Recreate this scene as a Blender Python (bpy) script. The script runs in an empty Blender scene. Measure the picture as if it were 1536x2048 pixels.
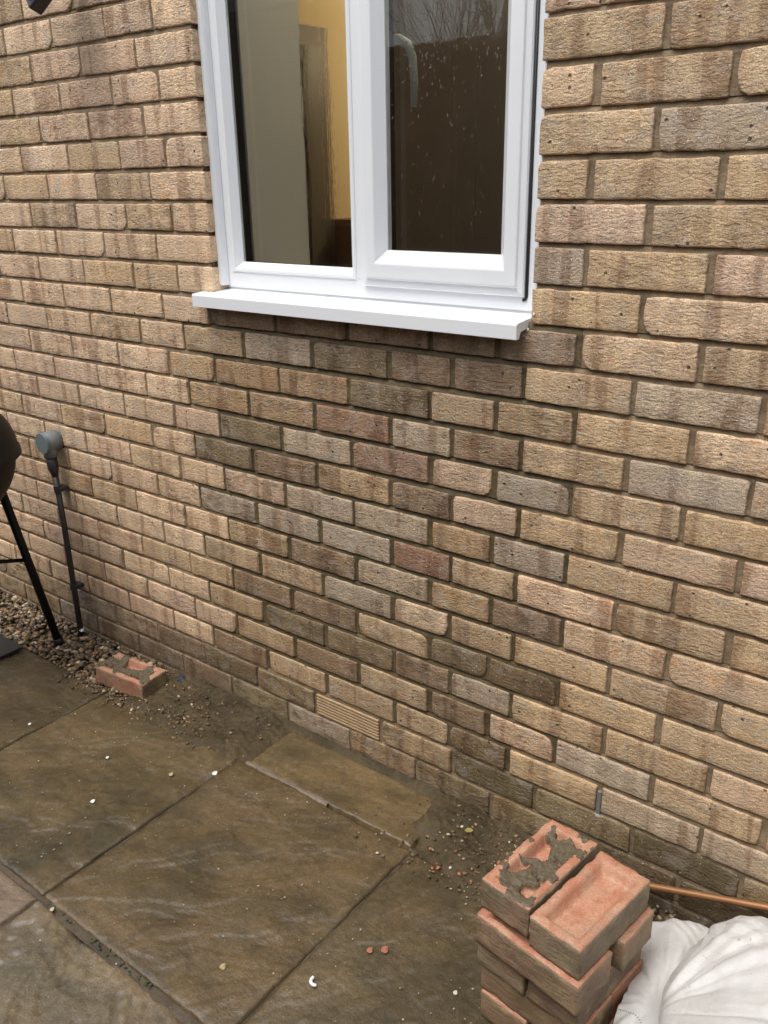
import bpy, bmesh, math, random
import numpy as np
from mathutils import Vector, Matrix, noise
R = math.radians
SC = bpy.context.scene
COL = SC.collection

# ------------------------------------------------------------------ camera
CAM = Vector((0.0, -1.50493, 1.47751))
YAW, PITCH, ROLL = -0.6576764, 0.3690940, -0.0188031
FPX = 1729.42
fw = Vector((math.sin(YAW) * math.cos(PITCH), math.cos(YAW) * math.cos(PITCH), -math.sin(PITCH)))
rt = Vector((math.cos(YAW), -math.sin(YAW), 0))
up = rt.cross(fw)
rt2 = math.cos(ROLL) * rt + math.sin(ROLL) * up
up2 = -math.sin(ROLL) * rt + math.cos(ROLL) * up
cd = bpy.data.cameras.new('camera')
cd.sensor_fit = 'VERTICAL'; cd.sensor_height = 36.0; cd.lens = 36.0 * FPX / 2048.0
cd.clip_start = 0.02; cd.clip_end = 500
cam = bpy.data.objects.new('camera', cd); COL.objects.link(cam)
M = Matrix((rt2, up2, -fw)).transposed().to_4x4(); M.translation = CAM
cam.matrix_world = M
SC.camera = cam

# ------------------------------------------------------------------ sky, sun, exposure
SUN_EL, SUN_ROT = R(66), R(194)       # soft light from high up, behind the photographer
w = bpy.data.worlds.new('World'); SC.world = w; w.use_nodes = True
nt = w.node_tree; nt.nodes.clear()
sky = nt.nodes.new('ShaderNodeTexSky'); sky.sky_type = 'NISHITA'; sky.sun_disc = False
sky.sun_elevation = SUN_EL; sky.sun_rotation = SUN_ROT; sky.air_density = 1.0; sky.dust_density = 4.0
hs = nt.nodes.new('ShaderNodeHueSaturation'); hs.inputs['Saturation'].default_value = 0.38
bg = nt.nodes.new('ShaderNodeBackground'); bg.inputs['Strength'].default_value = 0.135
wo = nt.nodes.new('ShaderNodeOutputWorld')
nt.links.new(sky.outputs[0], hs.inputs['Color']); nt.links.new(hs.outputs[0], bg.inputs[0]); nt.links.new(bg.outputs[0], wo.inputs[0])
sl = bpy.data.lights.new('sun', 'SUN'); sl.energy = 1.3; sl.angle = R(38); sl.color = (1.0, 0.97, 0.93)
so = bpy.data.objects.new('sun', sl); COL.objects.link(so)
# direction towards the sun: sky rotation is measured from +Y towards +X
sd = Vector((math.sin(SUN_ROT) * math.cos(SUN_EL), math.cos(SUN_ROT) * math.cos(SUN_EL), math.sin(SUN_EL)))
so.rotation_euler = sd.to_track_quat('Z', 'Y').to_euler(); so.location = (0, -4, 6)
SC.view_settings.view_transform = 'Standard'; SC.view_settings.look = 'None'
SC.view_settings.exposure = 0.55; SC.view_settings.gamma = 1.0; SC.view_settings.use_curve_mapping = False
SC.cycles.use_denoising = True

# ------------------------------------------------------------------ helpers
def tag(o, label=None, cat=None, group=None, kind=None):
    if label: o['label'] = label
    if cat: o['category'] = cat
    if group: o['group'] = group
    if kind: o['kind'] = kind
    return o
def empty(name, loc=(0, 0, 0), rz=0.0, parent=None):
    o = bpy.data.objects.new(name, None); COL.objects.link(o)
    o.location = loc; o.rotation_euler = (0, 0, rz); o.empty_display_size = 0.05
    if parent: o.parent = parent
    return o
def link(name, me, mat=None, parent=None, loc=None, rot=None):
    o = bpy.data.objects.new(name, me); COL.objects.link(o)
    if mat and not me.materials: me.materials.append(mat)
    if parent: o.parent = parent
    if loc is not None: o.location = loc
    if rot is not None: o.rotation_euler = rot
    return o
def mesh(name, v, f, smooth=False):
    me = bpy.data.meshes.new(name); me.from_pydata(v, [], f); me.update()
    if smooth: me.polygons.foreach_set('use_smooth', [True] * len(me.polygons))
    return me
def bm_mesh(name, bm, smooth=False):
    bmesh.ops.recalc_face_normals(bm, faces=bm.faces)
    me = bpy.data.meshes.new(name); bm.to_mesh(me); bm.free()
    if smooth: me.polygons.foreach_set('use_smooth', [True] * len(me.polygons))
    return me
def box_bm(bm, x0, x1, y0, y1, z0, z1, bev=0.0):
    vs = [bm.verts.new((x, y, z)) for x in (x0, x1) for y in (y0, y1) for z in (z0, z1)]
    fs = []
    for q in ((0, 1, 3, 2), (4, 6, 7, 5), (0, 4, 5, 1), (2, 3, 7, 6), (0, 2, 6, 4), (1, 5, 7, 3)):
        fs.append(bm.faces.new([vs[i] for i in q]))
    if bev:
        es = list({e for f in fs for e in f.edges})
        bmesh.ops.bevel(bm, geom=es, offset=bev, segments=2, profile=0.5, affect='EDGES')
def box_obj(name, x0, x1, y0, y1, z0, z1, mat, parent=None, bev=0.0):
    bm = bmesh.new(); box_bm(bm, x0, x1, y0, y1, z0, z1, bev)
    return link(name, bm_mesh(name, bm), mat, parent)
def tube_bm(bm, pts, rad, n=12, cap=True):
    pts = [Vector(p) for p in pts]; rads = rad if isinstance(rad, (list, tuple)) else [rad] * len(pts)
    rings = []; prev = None
    for i, p in enumerate(pts):
        t = (pts[min(i + 1, len(pts) - 1)] - pts[max(i - 1, 0)]).normalized()
        if prev is None:
            a = t.orthogonal().normalized()
        else:
            a = (prev - t * prev.dot(t)).normalized()
        prev = a; b = t.cross(a)
        rings.append([bm.verts.new(p + rads[i] * (math.cos(2 * math.pi * k / n) * a + math.sin(2 * math.pi * k / n) * b)) for k in range(n)])
    for i in range(len(rings) - 1):
        for k in range(n):
            bm.faces.new((rings[i][k], rings[i][(k + 1) % n], rings[i + 1][(k + 1) % n], rings[i + 1][k]))
    if cap:
        bm.faces.new(list(reversed(rings[0]))); bm.faces.new(rings[-1])
def lathe(name, prof, n=48):
    v = []; f = []
    for (r, z) in prof:
        for k in range(n):
            a = 2 * math.pi * k / n; v.append((r * math.cos(a), r * math.sin(a), z))
    for i in range(len(prof) - 1):
        for k in range(n):
            f.append((i * n + k, i * n + (k + 1) % n, (i + 1) * n + (k + 1) % n, (i + 1) * n + k))
    return mesh(name, v, f, True)
def fbm(x, y, z=0.0, o=4):
    return noise.fractal(Vector((x, y, z)), 1.0, 2.0, o)
def n1(x, y=0.0, z=0.0):
    return noise.noise(Vector((x, y, z)))
def to_px(p):
    d = Vector(p) - CAM; zz = d.dot(fw)
    if zz < 0.02: return None
    return (768 + FPX * d.dot(rt2) / zz, 1024 - FPX * d.dot(up2) / zz)

# ------------------------------------------------------------------ materials
class NT:
    def __init__(s, name):
        s.m = bpy.data.materials.new(name); s.m.use_nodes = True
        s.t = s.m.node_tree; s.t.nodes.clear()
        s.out = s.t.nodes.new('ShaderNodeOutputMaterial')
        s.b = s.t.nodes.new('ShaderNodeBsdfPrincipled')
        s.t.links.new(s.b.outputs[0], s.out.inputs[0])
    def n(s, typ, **kw):
        nd = s.t.nodes.new('ShaderNode' + typ)
        for k, v in kw.items():
            if k in nd.inputs: nd.inputs[k].default_value = v
            else: setattr(nd, k, v)
        return nd
    def l(s, a, b): s.t.links.new(a, b)
    def set(s, **kw):
        for k, v in kw.items(): s.b.inputs[k.replace('_', ' ')].default_value = v
    def vec(s, scale=(1, 1, 1), rnd=False, rot=(0, 0, 0), src='Object'):
        tc = s.n('TexCoord'); v = tc.outputs[src]
        if rnd:
            oi = s.n('ObjectInfo'); cx = s.n('CombineXYZ')
            m1 = s.n('Math', operation='MULTIPLY'); m1.inputs[1].default_value = 37.0; s.l(oi.outputs['Random'], m1.inputs[0])
            m2 = s.n('Math', operation='MULTIPLY'); m2.inputs[1].default_value = 91.0; s.l(oi.outputs['Random'], m2.inputs[0])
            s.l(m1.outputs[0], cx.inputs[0]); s.l(m2.outputs[0], cx.inputs[1]); s.l(m1.outputs[0], cx.inputs[2])
            ad = s.n('VectorMath', operation='ADD'); s.l(v, ad.inputs[0]); s.l(cx.outputs[0], ad.inputs[1]); v = ad.outputs[0]
        mp = s.n('Mapping'); mp.inputs['Scale'].default_value = scale; mp.inputs['Rotation'].default_value = rot
        s.l(v, mp.inputs['Vector']); return mp.outputs[0]
    def noise(s, v, scale, detail=3, rough=0.55, dist=0.0):
        nd = s.n('TexNoise'); nd.inputs['Scale'].default_value = scale; nd.inputs['Detail'].default_value = detail
        nd.inputs['Roughness'].default_value = rough; nd.inputs['Distortion'].default_value = dist
        s.l(v, nd.inputs['Vector']); return nd.outputs['Fac']
    def ramp(s, fac, a, b, ca=(0, 0, 0, 1), cb=(1, 1, 1, 1)):
        r = s.n('ValToRGB'); r.color_ramp.elements[0].position = a; r.color_ramp.elements[1].position = b
        r.color_ramp.elements[0].color = ca; r.color_ramp.elements[1].color = cb
        s.l(fac, r.inputs[0]); return r.outputs[0]
    def mix(s, fac, a, b, mode='MIX'):
        m = s.n('Mix'); m.data_type = 'RGBA'; m.blend_type = mode
        for sock, val in ((m.inputs['Factor'], fac), (m.inputs[6], a), (m.inputs[7], b)):
            if hasattr(val, 'links') or hasattr(val, 'is_linked'): s.l(val, sock)
            elif isinstance(val, (int, float)): sock.default_value = val
            else: sock.default_value = tuple(val) + ((1,) if len(val) == 3 else ())
        return m.outputs[2]
    def math(s, op, a, b=None):
        m = s.n('Math', operation=op)
        for i, val in enumerate((a, b)):
            if val is None: continue
            if isinstance(val, (int, float)): m.inputs[i].default_value = val
            else: s.l(val, m.inputs[i])
        return m.outputs[0]
    def bump(s, h, strength, dist, prev=None):
        b = s.n('Bump'); b.inputs['Strength'].default_value = strength; b.inputs['Distance'].default_value = dist
        s.l(h, b.inputs['Height'])
        if prev is not None: s.l(prev, b.inputs['Normal'])
        return b.outputs[0]
    def col(s, c): s.l(c, s.b.inputs['Base Color'])
    def rough(s, r): s.l(r, s.b.inputs['Roughness'])
    def norm(s, nn): s.l(nn, s.b.inputs['Normal'])

def simple(name, col, rough=0.5, spec=0.5, nscale=0, namp=0.15, metal=0.0, bump=0.0, bscale=120):
    t = NT(name); t.set(Roughness=rough, Metallic=metal); t.b.inputs['Specular IOR Level'].default_value = spec
    if nscale:
        v = t.vec(); f = t.noise(v, nscale, 4)
        c = t.mix(f, tuple(x * (1 - namp) for x in col), tuple(min(1, x * (1 + namp)) for x in col)); t.col(c)
    else: t.b.inputs['Base Color'].default_value = (*col, 1)
    if bump:
        v = t.vec(); t.norm(t.bump(t.noise(v, bscale, 4), bump, 0.002))
    return t.m

def brick_material():
    t = NT('rustic_brick')
    oi = t.n('ObjectInfo'); base = oi.outputs['Color']
    v = t.vec(rnd=True)
    band = t.noise(t.vec((24, 0.2, 2.5), True), 1.0, 1.5, 0.45, 0.25)
    dark = t.mix(1.0, base, (0.67, 0.61, 0.57), 'MULTIPLY')
    light = t.mix(1.0, base, (1.16, 1.19, 1.19), 'MULTIPLY')
    c = t.mix(t.ramp(band, 0.37, 0.43), dark, base)
    c = t.mix(t.ramp(band, 0.56, 0.62), c, light)
    patch = t.noise(v, 24, 4, 0.65, 0.6)
    c = t.mix(t.math('MULTIPLY', t.ramp(patch, 0.50, 0.64), 0.62), c, t.mix(0.5, base, (0.50, 0.445, 0.385)))
    pa2 = t.noise(v, 33, 5, 0.7, 0.8)
    c = t.mix(t.math('MULTIPLY', t.ramp(pa2, 0.58, 0.70), 0.5), c, t.mix(1.0, base, (1.22, 1.24, 1.22), 'MULTIPLY'))
    pk = t.noise(v, 19, 4, 0.65)
    c = t.mix(t.math('MULTIPLY', t.ramp(pk, 0.57, 0.70), 0.5), c, t.mix(1.0, base, (1.02, 0.76, 0.58), 'MULTIPLY'))
    grain = t.noise(v, 420, 4, 0.75)
    c = t.mix(1.0, c, t.ramp(grain, 0.30, 0.70, (0.50, 0.47, 0.44, 1), (1.50, 1.52, 1.52, 1)), 'MULTIPLY')
    lump = t.noise(t.vec((1, 1, 1.9), True, (0, R(14), 0)), 105, 4, 0.62, 0.5)
    crease = t.noise(t.vec((26, 8, 105), True), 1.0, 4, 0.6, 1.2)
    cm = t.math('MULTIPLY', t.ramp(t.noise(v, 14, 2), 0.40, 0.62), t.ramp(oi.outputs['Random'], 0.25, 0.75, (0.1, 0.1, 0.1, 1), (1.5, 1.5, 1.5, 1)))
    c = t.mix(1.0, c, t.ramp(lump, 0.26, 0.44, (0.58, 0.53, 0.49, 1), (1, 1, 1, 1)), 'MULTIPLY')
    vo = t.n('TexVoronoi'); vo.inputs['Scale'].default_value = 52; t.l(v, vo.inputs['Vector'])
    vsel = t.n('SeparateColor'); t.l(vo.outputs['Color'], vsel.inputs[0])
    pit = t.math('MULTIPLY', t.ramp(vo.outputs['Distance'], 0.10, 0.20, (1, 1, 1, 1), (0, 0, 0, 1)), t.math('GREATER_THAN', vsel.outputs[0], 0.86))
    c = t.mix(t.math('MULTIPLY', pit, 0.85), c, (0.06, 0.045, 0.035))
    # wet sparkle painted into the colour as pale grain flecks, glossier too
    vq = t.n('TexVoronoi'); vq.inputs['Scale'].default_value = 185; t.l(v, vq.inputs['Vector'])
    vspks = t.n('SeparateColor'); t.l(vq.outputs['Color'], vspks.inputs[0])
    spark = t.math('MULTIPLY', t.ramp(vq.outputs['Distance'], 0.16, 0.27, (1, 1, 1, 1), (0, 0, 0, 1)), t.math('GREATER_THAN', vspks.outputs[0], 0.885))
    c = t.mix(t.math('MULTIPLY', spark, 0.85), c, (0.95, 0.89, 0.76))
    # smears of mortar, as much as the brick's own alpha says
    sm = t.noise(t.vec((1, 1, 1.7), True), 24, 5, 0.65, 0.4)
    smf = t.math('MULTIPLY', t.ramp(sm, 0.52, 0.64), oi.outputs['Alpha'])
    c = t.mix(smf, c, (0.165, 0.120, 0.066))
    t.col(c)
    t.b.inputs['Specular IOR Level'].default_value = 0.5
    rr = t.ramp(t.noise(v, 90, 3), 0.35, 0.7, (0.38, 0.38, 0.38, 1), (0.75, 0.75, 0.75, 1))
    t.rough(t.mix(spark, rr, (0.12, 0.12, 0.12)))
    nb = t.bump(t.math('MULTIPLY', crease, cm), 0.9, 0.0065)
    nb = t.bump(lump, 1.0, 0.0055, nb)
    nb = t.bump(grain, 0.8, 0.0014, nb)
    nb = t.bump(t.math('ADD', t.math('MULTIPLY', pit, -3.0), spark), 0.8, 0.0016, nb)
    t.norm(nb)
    return t.m

def mortar_material(name, ca, cb, wet=0.55, spec=0.4, lumpy=0.5):
    t = NT(name); v = t.vec()
    f = t.noise(v, 9, 6, 0.65); c = t.mix(t.ramp(f, 0.3, 0.7), ca, cb)
    h = t.noise(v, 75, 5, 0.7); c = t.mix(1.0, c, t.ramp(h, 0.3, 0.7, (0.72, 0.72, 0.72, 1), (1.25, 1.25, 1.25, 1)), 'MULTIPLY')
    g = t.noise(v, 420, 3, 0.7); c = t.mix(1.0, c, t.ramp(g, 0.3, 0.7, (0.7, 0.7, 0.7, 1), (1.25, 1.25, 1.25, 1)), 'MULTIPLY')
    t.col(c); t.set(Roughness=wet); t.b.inputs['Specular IOR Level'].default_value = spec
    nb = t.bump(h, lumpy, 0.005); t.norm(t.bump(g, 0.6, 0.0015, nb)); return t.m

def slab_material():
    t = NT('wet_riven_sandstone')
    oi = t.n('ObjectInfo'); base = oi.outputs['Color']; v = t.vec(rnd=True)
    a = t.noise(v, 3.2, 6, 0.65, 0.6)
    c = t.mix(t.ramp(a, 0.36, 0.66), t.mix(1.0, base, (0.60, 0.64, 0.60), 'MULTIPLY'), t.mix(1.0, base, (1.28, 1.20, 1.12), 'MULTIPLY'))
    b = t.noise(v, 9, 5, 0.65)
    c = t.mix(t.math('MULTIPLY', t.ramp(b, 0.55, 0.72), 0.45), c, (0.115, 0.070, 0.028))
    gr_ = t.noise(v, 6.5, 5, 0.65)
    c = t.mix(t.math('MULTIPLY', t.ramp(gr_, 0.57, 0.70), 0.25), c, (0.075, 0.068, 0.034))
    st = t.noise(t.vec((6, 15, 5), True, (0, 0, R(-38))), 1.0, 4, 0.55, 0.6)
    c = t.mix(1.0, c, t.ramp(st, 0.32, 0.66, (0.78, 0.78, 0.78, 1), (1.22, 1.21, 1.19, 1)), 'MULTIPLY')
    sp = t.noise(v, 55, 5, 0.7)
    c = t.mix(1.0, c, t.ramp(sp, 0.30, 0.70, (0.76, 0.76, 0.76, 1), (1.24, 1.23, 1.22, 1)), 'MULTIPLY')
    g = t.noise(v, 300, 4, 0.75); c = t.mix(1.0, c, t.ramp(g, 0.28, 0.72, (0.60, 0.60, 0.60, 1), (1.42, 1.42, 1.42, 1)), 'MULTIPLY')
    vo = t.n('TexVoronoi'); vo.inputs['Scale'].default_value = 75; t.l(v, vo.inputs['Vector'])
    vs = t.n('SeparateColor'); t.l(vo.outputs['Color'], vs.inputs[0])
    fl = t.math('MULTIPLY', t.ramp(vo.outputs['Distance'], 0.08, 0.18, (1, 1, 1, 1), (0, 0, 0, 1)), t.math('GREATER_THAN', vs.outputs[1], 0.95))
    c = t.mix(t.math('MULTIPLY', fl, 0.7), c, (0.34, 0.27, 0.18))
    t.col(c)
    t.b.inputs['Specular IOR Level'].default_value = 0.6
    t.rough(t.ramp(t.noise(v, 14, 5, 0.65), 0.3, 0.7, (0.06, 0.06, 0.06, 1), (0.34, 0.34, 0.34, 1)))
    nb = t.bump(st, 0.35, 0.010); nb = t.bump(sp, 0.6, 0.0040, nb); nb = t.bump(g, 0.6, 0.0013, nb); t.norm(nb)
    return t.m

def tone_material(name, rough=0.45, scale=260, amp=0.3, bump=0.4):
    """colour comes from the per-stone colour attribute 'tone'"""
    t = NT(name); at = t.n('VertexColor', layer_name='tone')
    v = t.vec(); g = t.noise(v, scale, 4, 0.65)
    c = t.mix(1.0, at.outputs[0], t.ramp(g, 0.3, 0.7, (1 - amp,) * 3 + (1,), (1 + amp,) * 3 + (1,)), 'MULTIPLY')
    t.col(c); t.set(Roughness=rough); t.norm(t.bump(g, bump, 0.0015)); return t.m

def frog_brick_material():
    t = NT('salmon_brick'); oi = t.n('ObjectInfo'); base = oi.outputs['Color']; v = t.vec(rnd=True)
    geo = t.n('VertexColor', layer_name='face'); sp = t.n('SeparateColor'); t.l(geo.outputs[0], sp.inputs[0])
    # R: sanded outer face, else salmon body
    g = t.noise(v, 300, 4, 0.7)
    a = t.noise(v, 22, 4, 0.6, 0.4)
    body = t.mix(t.ramp(a, 0.36, 0.66), (0.42, 0.180, 0.105), (0.52, 0.305, 0.20))
    body = t.mix(t.math('MULTIPLY', t.ramp(t.noise(v, 11, 5, 0.7), 0.50, 0.68), 0.65), body, (0.36, 0.235, 0.16))
    body = t.mix(t.math('MULTIPLY', t.ramp(t.noise(v, 45, 4), 0.55, 0.75), 0.6), body, (0.36, 0.12, 0.065))
    face = t.mix(t.ramp(t.noise(v, 15, 4, 0.6), 0.35, 0.65), t.mix(1.0, base, (0.66, 0.62, 0.58), 'MULTIPLY'), base)
    face = t.mix(t.math('MULTIPLY', t.ramp(t.noise(v, 12, 4, 0.65), 0.50, 0.62), 0.55), face, (0.36, 0.20, 0.14))
    face = t.mix(t.math('MULTIPLY', t.ramp(t.noise(v, 17, 4, 0.6), 0.56, 0.66), 0.6), face, (0.40, 0.31, 0.15))
    c = t.mix(sp.outputs[0], body, face)
    sm = t.noise(t.vec((1, 1, 1.2), True), 26, 6, 0.68, 0.5)
    smf = t.ramp(t.math('ADD', t.math('MULTIPLY', sm, 0.7), sp.outputs[1]), 0.62, 0.98)
    c = t.mix(smf, c, t.mix(t.noise(v, 70, 4, 0.7), (0.062, 0.049, 0.027), (0.165, 0.132, 0.080)))
    c = t.mix(1.0, c, t.ramp(g, 0.28, 0.72, (0.68, 0.66, 0.64, 1), (1.25, 1.25, 1.25, 1)), 'MULTIPLY')
    t.col(c); t.set(Roughness=0.6)
    cr = t.noise(t.vec((26, 26, 110), True), 1.0, 5, 0.62, 0.8)
    nb = t.bump(t.math('MULTIPLY', cr, sp.outputs[0]), 0.7, 0.004); nb = t.bump(g, 0.6, 0.0016, nb); nb = t.bump(smf, 0.8, 0.003, nb); t.norm(nb)
    return t.m

def pvc_material():
    t = NT('white_upvc'); v = t.vec()
    c = t.mix(t.noise(v, 6, 3), (0.81, 0.835, 0.86), (0.86, 0.875, 0.89)); t.col(c)
    t.set(Roughness=0.22); t.b.inputs['Specular IOR Level'].default_value = 0.5
    t.norm(t.bump(t.noise(v, 30, 2), 0.04, 0.002)); return t.m

def glass_material(name, streak):
    t = NT(name); t.t.nodes.remove(t.b)
    gl = t.n('BsdfGlass'); gl.inputs['IOR'].default_value = 1.45; gl.inputs['Roughness'].default_value = 0.0
    gl.inputs['Color'].default_value = (0.972, 0.978, 0.968, 1)
    if streak:
        a = t.noise(t.vec((60, 1, 5)), 1.0, 4, 0.6, 0.6)
        mask = t.ramp(t.noise(t.vec((9, 1, 1.2)), 1.0, 2), 0.45, 0.60)
        nb = t.bump(t.math('MULTIPLY', a, mask), streak, 0.004); t.l(nb, gl.inputs['Normal'])
    t.l(gl.outputs[0], t.out.inputs[0]); return t.m

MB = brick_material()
M_MORT = mortar_material('old_mortar', (0.165, 0.118, 0.066), (0.38, 0.285, 0.18), 0.75)
M_MORT2 = mortar_material('fresh_mortar', (0.080, 0.060, 0.028), (0.185, 0.140, 0.074), 0.55)
M_SLAB = slab_material()
M_PVC = pvc_material()
M_BLACK = simple('black_rubber', (0.012, 0.013, 0.015), 0.45)
M_MUD = mortar_material('wet_mud', (0.045, 0.032, 0.015), (0.105, 0.077, 0.039), 0.55, 0.25, 1.0)

# ------------------------------------------------------------------ ground
def ground_sheet():
    bm = bmesh.new()
    for (x0, x1, y0, y1) in ((-30, 30, -30, 0.12),):
        vs = [bm.verts.new(p) for p in ((x0, y0, -0.045), (x1, y0, -0.045), (x1, y1, -0.045), (x0, y1, -0.045))]
        bm.faces.new(vs)
    o = link('ground', bm_mesh('ground', bm), M_MUD); tag(o, kind='structure'); return o
ground_sheet()

# ------------------------------------------------------------------ house wall
HOUSE = empty('house', (-1.3, 0.05, 0))
tag(HOUSE, 'buff brick house wall with a white framed window and newer bricks below it', 'house')
HX, HY = -1.3, 0.05
def P(o):                      # parent with the house origin taken off
    o.location = Vector(o.location) - Vector((HX, HY, 0)); return o
WALL = empty('brick_wall', (0, 0, 0), parent=HOUSE); P(WALL)
WIN = empty('window', (0, 0, 0), parent=HOUSE); P(WIN)

ZT = 1.43; CH = 0.075
XL, XR = -1.686, -0.797        # sides of the window opening
ROW_TOP = -14                  # highest course built
OPEN_TOP = -11                 # courses of the opening: -11..2
def joints(k):
    """x of every perpend in course k, left to right"""
    if k >= 17:
        if k % 2 == 1: c = [-1.867, -1.64, -1.417, -1.187, -0.963, -0.737, -0.499, -0.268]
        else: c = [-1.98, -1.753, -1.527, -1.293, -1.074, -0.85, -0.62, -0.39, -0.16]
        l = [c[0] - 0.2255 * i for i in range(12, 0, -1)]; r = [c[-1] + 0.2255 * i for i in range(1, 8)]
        return l + c + r
    odd = k % 2 != 0
    left = [(-1.893 if odd else -2.003) - 0.2247 * i for i in range(11, -1, -1)]
    right = [(-0.693 if odd else -0.582) + 0.225 * i for i in range(0, 9)]
    if k <= 2 and k >= OPEN_TOP:
        if not odd: left = left + [-1.821]
        return left + ['L', 'R'] + right
    if k < OPEN_TOP:
        n = -1.893 if odd else -2.003
        mid = []
        x = left[-1] + 0.2247
        while x < right[0] - 0.15: mid.append(x); x += 0.2247
        return left + mid + right
    if odd: mid = [-1.712, -1.481, -1.256, -1.032, -0.868]
    else: mid = [-1.821, -1.594, -1.368, -1.141, -0.974, -0.808]
    return left + mid + right

T = {'b': (0.60, 0.420, 0.247), 'o': (0.300, 0.215, 0.118), 'g': (0.56, 0.430, 0.300), 'r': (0.44, 0.270, 0.168),
     'n': (0.375, 0.252, 0.152), 't': (0.53, 0.345, 0.188), 'd': (0.275, 0.188, 0.102), 'l': (0.74, 0.525, 0.34), 'p': (0.69, 0.475, 0.315),
     'x': (0.38, 0.210, 0.125), 'k': (0.40, 0.27, 0.175)}
INF = {3: 'nnknk', 4: 'bgonn', 5: 'ttobb', 6: 'ttrgn', 7: 'ogrpg', 8: 'onbnp', 9: 'pggtg', 10: 'ggexb'.replace('e', 'g'),
       11: 'bngtn', 12: 'bbglb', 13: 'nnbod', 14: 'boong', 15: 'bnbnp', 16: 'nbbbd'}
EXTRA = {7: 'g', 5: 'b', 9: 'g', 11: 'n', 13: 'o', 15: 'n'}
random.seed(11)
MESH_CACHE = {}
def brick_mesh(L, H, var, D=0.1):
    key = (round(L / 0.004), round(H / 0.002), var)
    if key in MESH_CACHE: return MESH_CACHE[key]
    L = round(L / 0.004) * 0.004; H = round(H / 0.002) * 0.002
    rs = random.Random(hash(key) % 9999991)
    m_ = max(4, int(L / 0.017)); ux = [-0.5, -0.5 + 0.0032 / L] + [(-0.5 + i / m_) for i in range(1, m_)] + [0.5 - 0.0032 / L, 0.5]
    uz = [-0.5, -0.5 + 0.0032 / H, -0.22, 0.04, 0.27, 0.5 - 0.0032 / H, 0.5]
    nx = len(ux) - 1; nz = len(uz) - 1
    sx, sz = rs.uniform(0, 100), rs.uniform(0, 100)
    chips = []
    for cxs in (-1, 1):
        for czs in (-1, 1):
            q = rs.random()
            chips.append((cxs * L / 2, czs * H / 2, 0.013 if q < 0.05 else (0.006 if q < 0.16 else 0.0012)))
    def edge(x, z):
        # pull the outline in and wobble it, round the corners
        j = 0.0012 * n1(x * 70 + sx, z * 70 + sz) + 0.0016 * n1(x * 190 + sz, z * 190)
        for (cx, cz, r) in chips:
            d = math.hypot(x - cx, z - cz)
            if d < r * 1.6: 
                k = (1 - d / (r * 1.6)) * r * 0.75
                x -= math.copysign(k, cx) * 0.75; z -= math.copysign(k, cz) * 0.75
        x += j if abs(abs(x) - L / 2) < 0.012 else 0
        z += (0.0013 * n1(x * 45 + sz, sx, z * 30) + 0.0016 * n1(x * 160, sz, z * 60)) if abs(abs(z) - H / 2) < 0.012 else 0
        return x, z
    v = []; f = []; idx = {}
    for i in range(nx + 1):
        for jz in range(nz + 1):
            x = ux[i] * L; z = uz[jz] * H
            border = i in (0, nx) or jz in (0, nz)
            x, z = edge(x, z)
            y = 0.0016 * n1(x * 28 + sx, z * 60 + sz, 3) - 0.0006
            if border:
                x -= math.copysign(0.0006, x) if i in (0, nx) else 0; z -= math.copysign(0.0006, z) if jz in (0, nz) else 0
                y += 0.0009
            idx[(i, jz)] = len(v); v.append((x, y, z))
    for i in range(nx):
        for jz in range(nz):
            f.append((idx[(i, jz)], idx[(i + 1, jz)], idx[(i + 1, jz + 1)], idx[(i, jz + 1)]))
    loop = [(i, 0) for i in range(nx)] + [(nx, j) for j in range(nz)] + [(i, nz) for i in range(nx, 0, -1)] + [(0, j) for j in range(nz, 0, -1)]
    prev = [idx[q] for q in loop]
    for (grow, y) in ((0.0006, 0.0035), (0.0006, D)):
        cur = []
        for q in loop:
            x, _, z = v[idx[q]]
            x += math.copysign(grow, x) if q[0] in (0, nx) else 0; z += math.copysign(grow, z) if q[1] in (0, nz) else 0
            cur.append(len(v)); v.append((x, y, z))
        n = len(loop)
        for i in range(n):
            f.append((prev[i], cur[i], cur[(i + 1) % n], prev[(i + 1) % n]))
        prev = cur
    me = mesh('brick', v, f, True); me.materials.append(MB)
    me.polygons.foreach_set('use_smooth', [k_ < nx * nz for k_ in range(len(f))])
    MESH_CACHE[key] = me
    return me

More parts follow.
